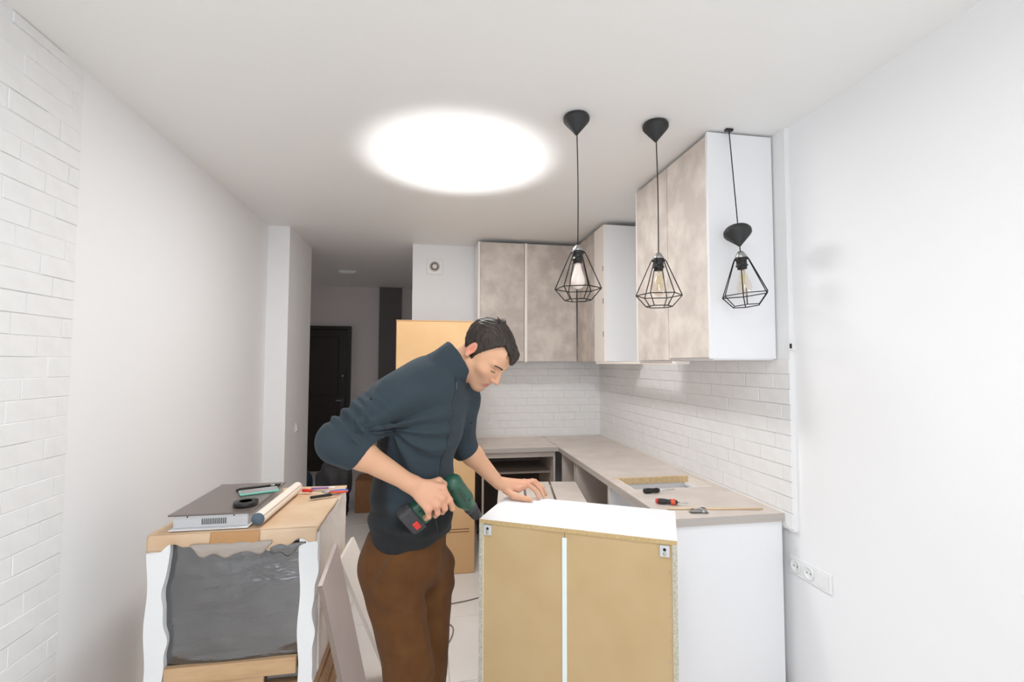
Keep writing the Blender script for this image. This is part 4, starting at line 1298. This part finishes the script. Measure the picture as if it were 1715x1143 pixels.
rumple('film_wrap', (AX0+.035, AY0+.012, AZ0+.012), (AX1-.02, AY1-.012, AZ1-.012), 'film_grey', 6, .005, 3, ap, None, 5, .03)
def foam_post(x0, x1, y0, y1, seed, zb):
    bm = bmesh.new()
    r_ = random.Random(seed)
    zs = [zb + (AZ1-.03-zb)*i/40 for i in range(41)]
    rings = []
    for z in zs:
        w_ = .006*math.sin(z*23+seed) + .005*max(-1, min(1, 3*math.sin(z*13+seed*2))) + .003*math.sin(z*57+seed)
        rings.append([bm.verts.new(p_) for p_ in ((x0-.004*math.sin(z*22+seed), y0, z), (x1+w_, y0-.004, z), (x1+w_*.8, y0+.02, z), (x1, y1, z), (x0, y1, z))])
    for A, B in zip(rings, rings[1:]):
        for i in range(5): bm.faces.new((A[i], A[(i+1) % 5], B[(i+1) % 5], B[i]))
    bm.faces.new(rings[0][::-1]); bm.faces.new(rings[-1])
    bmesh.ops.recalc_face_normals(bm, faces=bm.faces)
    return P(ap, link_mesh('foam_corner', bm, 'foam'))
foam_post(AX0-.008, AX0+.058, AY0-.012, AY0+.09, 1, AZ0+.002)
foam_post(AX1-.052, AX1+.006, AY0-.012, AY0+.06, 2, AZ0+.002)
foam_post(AX0-.008, AX0+.05, AY1-.08, AY1+.008, 3, AZ0+.002)
foam_post(AX1-.052, AX1+.006, AY1-.08, AY1+.008, 4, AZ0+.002)
rumple('side_sheet', (AX1-.006, AY0+.05, AZ0+.004), (AX1+.010, AY1, AZ1-.004), 'paper_white', 5, .005, 12, ap)
rumple('top_card', (AX0-.008, AY0-.004, AZ1-.012), (AX1+.012, AY1+.006, AZ1+.002), 'cardboard_pale', 6, .0035, 7, ap)
def flap(name, x0, x1, top, drop, m, seed, y=AY0-.016, wav=.012, taper=False):
    n = 26
    bm = bmesh.new()
    rows = []
    for j in range(7):
        t = j/6; row = []
        for i in range(n+1):
            u = i/n; x = x0+(x1-x0)*u
            dz = drop*(1 + wav/drop*math.sin(u*9+seed) + .4*wav/drop*math.sin(u*23+seed*3))
            if taper:
                k_ = max(0.06, math.sin(PI*u))**.55*(.8+.2*math.sin(u*17+seed)); dz *= k_
            row.append((x, y - .004*math.sin(t*PI) - .003*math.sin(u*14+seed)*t, top - dz*t))
        rows.append(row)
    V1 = [[bm.verts.new(p_) for p_ in r_] for r_ in rows]
    V2 = [[bm.verts.new((p_[0], p_[1]+.0035, p_[2])) for p_ in r_] for r_ in rows]
    for j in range(6):
        for i in range(n):
            bm.faces.new((V1[j][i], V1[j][i+1], V1[j+1][i+1], V1[j+1][i])); bm.faces.new((V2[j][i], V2[j+1][i], V2[j+1][i+1], V2[j][i+1]))
    for i in range(n):
        bm.faces.new((V1[0][i], V2[0][i], V2[0][i+1], V1[0][i+1])); bm.faces.new((V1[6][i], V1[6][i+1], V2[6][i+1], V2[6][i]))
    for j in range(6):
        bm.faces.new((V1[j][0], V1[j+1][0], V2[j+1][0], V2[j][0])); bm.faces.new((V1[j][n], V2[j][n], V2[j+1][n], V1[j+1][n]))
    bmesh.ops.recalc_face_normals(bm, faces=bm.faces)
    return P(ap, link_mesh(name, bm, m, None, True))
flap('front_flap', AX0-.008, AX0+.235, AZ1+.001, .050, 'cardboard_pale', 1)
flap('front_flap', AX1-.262, AX1+.010, AZ1+.001, .058, 'cardboard_pale', 4, AY0-.016, .016)
flap('packing_tape', AX0+.205, AX0+.375, AZ1+.004, .072, 'tape_brown', 2, AY0-.0215, .006)
flap('film_tail', AX0+.14, AX0+.42, AZ1-.035, .065, 'film_clear', 6, AY0-.026, .014, True)
flap('film_tail', AX1-.20, AX1-.03, AZ1-.050, .050, 'film_grey', 9, AY0-.014, .014, True)
P(ap, box('pine_skid', (AX0+.062, AY0-.020, AZ0+.046), (AX1-.056, AY0+.004, AZ0+.105), 'pine', None, .002))
P(ap, box('pine_skid', (AX0+.066, AY0-.010, AZ0+.001), (AX1-.17, AY0+.004, AZ0+.044), 'pine', None, .002))
# timber crate below
cr_ = thing('timber_crate', 'low open pine crate under the wrapped oven', 'crate', None, (-.73, 2.26, 0))
for z0, z1 in ((.03, .125), (.155, .25), (.272, .318)):
    P(cr_, box('slat', (AX0+.01, AY0-.005, z0), (AX1-.005, AY0+.013, z1), 'pine', None, .002))
    P(cr_, box('slat', (AX1-.022, AY0+.014, z0), (AX1-.004, AY1, z1), 'pine', None, .002))
    P(cr_, box('slat', (AX0+.01, AY0+.014, z0), (AX0+.028, AY1, z1), 'pine', None, .002))
for x in (AX0+.03, AX1-.07):
    for y in (AY0+.014, AY1-.05):
        P(cr_, box('post', (x, y, 0), (x+.046, y+.046, .320), 'pine', None, .002))
for k in range(6):
    y = AY0-.008+k*.102
    P(cr_, box('deck_board', (AX0+.005, y, .322), (AX1-.002, y+.094, .346), 'pine', None, .002))
P(cr_, box('inner_box', (AX1-.14, AY0+.03, .0), (AX1-.035, AY0+.2, .33), 'brown_board', None, .003))

# ------------------------------------------------------------------ things lying on the appliance
TZ = AZ1 + .010
hob = thing('cooktop', 'narrow two-zone cooktop with dark glass top and steel box, on the wrapped oven', 'cooktop', None, (-.81, 2.17, TZ))
HX0, HX1, HY0, HY1 = -.965, -.683, 1.965, 2.425
P(hob, box('steel_box', (HX0+.012, HY0+.012, TZ), (HX1-.008, HY1-.012, TZ+.048), 'steel_soft', None, .003))
P(hob, box('glass_top', (HX0, HY0, TZ+.0485), (HX1, HY1, TZ+.0545), 'hob_glass', None, .0015))
P(hob, box('foam_sheet', (HX0+.005, HY0-.006, TZ-.0035), (HX1-.002, HY1, TZ-.0002), 'foam', None, .001))
for k in range(13):
    x = HX0+.112+k*.0068
    P(hob, box('vent_slot', (x, HY0+.0112, TZ+.012), (x+.0032, HY0+.0124, TZ+.034), 'hole_dark'))
for x in (HX0+.062, HX1-.058):
    P(hob, lathe('screw', [(0, 0), (.003, 0), (.002, .0015), (0, .0018)], 'hole_dark', None, 8, Matrix.Translation((x, HY0+.012, TZ+.042)) @ Matrix.Rotation(PI/2, 4, 'X')))
GZ = TZ + .055
# smartphone in a mint case
MP = Matrix.Translation((-.746, 2.253, GZ)) @ Matrix.Rotation(math.radians(24), 4, 'Z')
ph_ = thing('smartphone', 'smartphone in a mint green case on the dark cooktop glass', 'phone', None, (-.746, 2.253, GZ))
P(ph_, box('case', (-.076, -.038, 0), (.076, .038, .009), 'mint', None, .004, MP, 2))
P(ph_, box('screen', (-.071, -.033, .009), (.071, .033, .0096), 'phone_glass', None, 0, MP))
# slim black pen-like tool with a steel end
MT = Matrix.Translation((-.775, 2.325, GZ)) @ Matrix.Rotation(math.radians(20), 4, 'Z')
tl = thing('hex_key', 'slim black angled tool lying behind the mint phone', 'tool', None, (-.775, 2.325, GZ))
P(tl, tube('shaft', [MT @ Vector(p_) for p_ in ((-.082, -.022, .005), (-.078, -.004, .005), (-.065, .0, .005), (.0, .0, .005), (.05, .0, .005))], .0048, 'black_plastic', None, 8))
P(tl, tube('steel_tip', [MT @ Vector(p_) for p_ in ((.05, 0, .005), (.07, 0, .005))], .004, 'steel', None, 8))
P(tl, tube('black_end', [MT @ Vector(p_) for p_ in ((.07, 0, .005), (.092, 0, .005))], .005, 'black_plastic', None, 8))
# coil of black tape
tpz = thing('tape_roll', 'roll of black insulating tape on the front of the cooktop glass', 'tape', None, (-.728, 2.055, GZ))
P(tpz, lathe('tape', [(.024, 0), (.043, 0), (.0445, .002), (.0445, .016), (.043, .018), (.024, .018)], 'black_plastic', None, 36, Matrix.Translation((-.728, 2.055, GZ))))
P(tpz, lathe('core', [(.0205, 0), (.0238, 0), (.0238, .018), (.0205, .018)], 'drill_grey', None, 30, Matrix.Translation((-.728, 2.055, GZ))))
# paper roll with a blue-grey core end
pr = thing('paper_roll', 'rolled cream drawing sheet with a blue-grey end beside the cooktop', 'paper roll', None, (-.61, 2.19, TZ))
A_, B_ = Vector((-.652, 1.967, TZ+.025)), Vector((-.636, 2.440, TZ+.025))
Mr = Matrix.Translation(A_) @ (B_-A_).to_track_quat('Z', 'Y').to_matrix().to_4x4()
Lr = (B_-A_).length
P(pr, lathe('sheet', [(.0175, 0), (.0235, 0), (.0238, .01), (.0238, Lr-.01), (.0235, Lr), (.0175, Lr), (.0175, 0)], 'paper_roll', None, 28, Mr))
P(pr, lathe('core_end', [(0, -.004), (.0225, -.004), (.0238, 0), (.0172, .03), (0, .03)], 'tube_blue', None, 28, Mr))
P(pr, tube('sheet_edge', [Mr @ Vector((.0238*math.cos(2.6), .0238*math.sin(2.6), z)) for z in (.0, Lr*.5, Lr-.004)], .0012, 'cardboard_brown', None, 5))
# small hand tools by the back right corner
def pliers(label, M_, hc, jaw='steel'):
    r = thing('pliers', label, 'pliers', None, tuple(M_.translation))
    for s in (-1, 1):
        P(r, tube('handle', [M_ @ Vector(p_) for p_ in ((0, 0, .006), (.03, s*.010, .006), (.065, s*.013, .006), (.09, s*.009, .006))], [.004, .0065, .0068, .005], hc[0 if s < 0 else 1], None, 8))
        P(r, tube('jaw', [M_ @ Vector(p_) for p_ in ((.004, 0, .006), (-.012, s*.006, .006), (-.03, s*.002, .006))], [.006, .0062, .0025], jaw, None, 8))
    P(r, lathe('pivot', [(0, 0), (.008, 0), (.008, .012), (0, .013)], jaw, None, 14, M_))
    return r
pliers('small pliers with blue and red handles near the back corner of the wrapped oven', Matrix.Translation((-.485, 2.40, TZ)) @ Matrix.Rotation(.05, 4, 'Z'), ('orange_plastic', 'blue_plastic'))
kn = thing('utility_knife', 'dark slim knife lying in front of the blue-handled pliers', 'knife', None, (-.49, 2.335, TZ))
MK = Matrix.Translation((-.490, 2.335, TZ)) @ Matrix.Rotation(.42, 4, 'Z')
P(kn, box('handle', (-.062, -.008, 0), (.035, .008, .012), 'black_plastic', None, .004, MK, 2))
P(kn, box('blade', (.035, -.006, .004), (.068, .006, .0055), 'steel', None, 0, MK))
rd = thing('screwdriver', 'thin screwdriver with a red handle beside the end of the paper roll', 'screwdriver', None, (-.58, 2.43, TZ))
MR_ = Matrix.Translation((-.590, 2.43, TZ+.009)) @ Matrix.Rotation(-.25, 4, 'Z') @ Matrix.Rotation(PI/2, 4, 'Y')
# (lathe axis along the tool)
P(rd, lathe('handle', [(0, -.022), (.007, -.022), (.0085, -.012), (.007, .008), (.0085, .022), (.004, .028), (0, .028)], 'red_plastic', None, 14, MR_))
P(rd, lathe('shank', [(0, .028), (.0026, .028), (.0026, .088), (.0012, .094), (0, .094)], 'steel', None, 8, MR_))
mk = thing('marker_pen', 'violet marker pen lying behind the utility knife', 'pen', None, (-.53, 2.475, TZ))
MV = Matrix.Translation((-.530, 2.475, TZ+.006)) @ Matrix.Rotation(.05, 4, 'Z') @ Matrix.Rotation(PI/2, 4, 'Y')
P(mk, lathe('barrel', [(0, -.05), (.0055, -.05), (.0055, .03), (0, .03)], 'violet_plastic', None, 12, MV))
P(mk, lathe('cap', [(0, .03), (.0062, .03), (.0055, .062), (0, .062)], 'paper_white', None, 12, MV))

# ------------------------------------------------------------------ boards leaning beside the appliance
def leaning(name, label, p0, p1, down, th, m, edge, cat='board'):
    """p0,p1 = top edge ends; down = vector to the bottom edge; th thickness towards the viewer side"""
    p0, p1, down = Vector(p0), Vector(p1), Vector(down)
    nrm = (p1-p0).cross(down).normalized()
    if nrm.x < 0: nrm = -nrm
    r = thing(name, label, cat, None, tuple((p0+p1)/2+down))
    def slab(nm, q, t, mm):
        bm = bmesh.new()
        a = [bm.verts.new(v_) for v_ in q]; b = [bm.verts.new(v_+nrm*t) for v_ in q]
        bm.faces.new(a[::-1]); bm.faces.new(b)
        for i in range(len(q)): bm.faces.new((a[i], a[(i+1) % len(q)], b[(i+1) % len(q)], b[i]))
        bmesh.ops.recalc_face_normals(bm, faces=bm.faces)
        P(r, link_mesh(nm, bm, mm))
    q = [p0, p1, p1+down, p0+down]
    slab('panel', q, th, m)
    # banded near edge
    e = (p1-p0).normalized()
    slab('edge_band', [p0-e*.0012, p0, p0+down, p0+down-e*.0012], th, edge)
    return r
leaning('leaning_board', 'pinkish grey board leaning against the wrapped oven', (-.4060, 1.86, .745), (-.3960, 2.085, .815), (.150, .05, -.7445), .016, 'board_pink', 'board_edge')
leaning('leaning_board', 'white coated board leaning behind the pinkish grey one', (-.400, 2.19, .70), (-.394, 2.50, .69), (.280, .02, -.6895), .016, 'paper_white', 'cream_edge')
fb = tag(box('floor_board', (-.16, -.12, 0), (.16, .12, .016), 'white_melamine', None, .001, Matrix.Translation((-.20, 1.98, 0)) @ Matrix.Rotation(.3, 4, 'Z')), 'small white offcut lying on the tiles by the leaning boards', 'board')

# ------------------------------------------------------------------ tools on the long worktop
WZ = ZC + .0004
def screwdriver(label, c, rz, handle, ring, L=.095, shank=.09, band=None):
    r = thing('screwdriver', label, 'screwdriver', None, (c[0], c[1], WZ))
    M_ = Matrix.Translation((c[0], c[1], WZ+.0145)) @ Matrix.Rotation(rz, 4, 'Z') @ Matrix.Rotation(PI/2, 4, 'Y')
    P(r, lathe('handle', [(0, 0), (.010, 0), (.0135, .008), (.0142, .03), (.0115, .055), (.0140, L-.02), (.010, L-.004), (0, L)], handle, None, 10, M_))
    if ring:
        P(r, lathe('end_cap', [(0, -.008), (.008, -.008), (.0125, -.002), (.012, .004), (0, .004)], ring, None, 14, M_))
    if band:
        P(r, lathe('grip_band', [(.0120, L-.035), (.0148, L-.035), (.0148, L-.012), (.0125, L-.012)], band, None, 14, M_))
    P(r, lathe('shank', [(0, L-.002), (.0028, L-.002), (.0028, L+shank-.01), (.0014, L+shank), (0, L+shank)], 'steel', None, 8, M_))
screwdriver('screwdriver with a plain black handle at the edge of the worktop cut-out', (1.140, 2.435), .02, 'black_plastic', None)
screwdriver('red-ended black screwdriver on the long worktop near the white end panel', (1.125, 2.250), -.42, 'black_matt', 'red_plastic', .10, .05, 'orange_plastic')
rod = tag(tube('wooden_rod', [(1.125, 2.152, WZ+.005), (1.36, 2.115, WZ+.005), (1.585, 2.078, WZ+.005)], .0048, 'wood_strip', None, 10), 'thin pale wooden rod lying across the near end of the long worktop', 'rod')
fit = thing('metal_fitting', 'crumpled grey metal drawer fitting beside the wooden rod', 'fitting', None, (1.255, 2.09, WZ))
MF = Matrix.Translation((1.252, 2.088, WZ)) @ Matrix.Rotation(-.15, 4, 'Z')
P(fit, box('plate', (-.042, -.02, 0), (.042, .012, .003), 'zinc', None, .001, MF))
P(fit, box('arm', (-.036, -.014, .003), (.02, .006, .018), 'zinc', None, .004, MF, 2))
P(fit, lathe('hinge_cup', [(0, .003), (.016, .003), (.017, .008), (.014, .022), (.010, .024), (0, .012)], 'zinc', None, 20, MF @ Matrix.Translation((.022, -.004, 0))))
P(fit, tube('spring_clip', [MF @ Vector(p_) for p_ in ((-.03, -.018, .02), (-.01, -.022, .026), (.015, -.022, .022), (.036, -.018, .010), (.044, -.012, .003))], .0022, 'steel', None, 6))
for dx in (-.028, -.006):
    P(fit, lathe('screw', [(0, 0), (.0045, 0), (.003, .002), (0, .0025)], 'hole_dark', None, 8, MF @ Matrix.Translation((dx, -.004, .018))))

# ------------------------------------------------------------------ cable on the floor
cab = [(.36, 3.22, .004), (.25, 3.18, .004), (.10, 3.14, .004), (-.04, 3.05, .004), (-.02, 2.96, .004), (.07, 2.95, .004), (.135, 2.88, .004), (.12, 2.76, .004), (.06, 2.66, .004), (-.02, 2.60, .004), (-.10, 2.58, .004)]
def smooth_path(pts_, n=8):
    pts_ = [Vector(p_) for p_ in pts_]; out = []
    for i in range(len(pts_)-1):
        p0, p1, p2, p3 = pts_[max(i-1, 0)], pts_[i], pts_[i+1], pts_[min(i+2, len(pts_)-1)]
        for j in range(n):
            t = j/n
            out.append(.5*((2*p1)+(-p0+p2)*t+(2*p0-5*p1+4*p2-p3)*t*t+(-p0+3*p1-3*p2+p3)*t*t*t))
    return out+[pts_[-1]]
tag(tube('power_cable', smooth_path(cab), .0038, 'cable_grey', None, 8), 'grey cable curling over the floor tiles behind the man', 'cable')
sc_ = prism('paper_scrap', [(0, 0), (.05, .015), (.02, .10)], 0, .003, 'slate_blue', None, Matrix.Translation((-.085, 2.30, .001)))
tag(sc_, 'small slate-blue triangular scrap on the floor by the white leaning board', 'scrap')
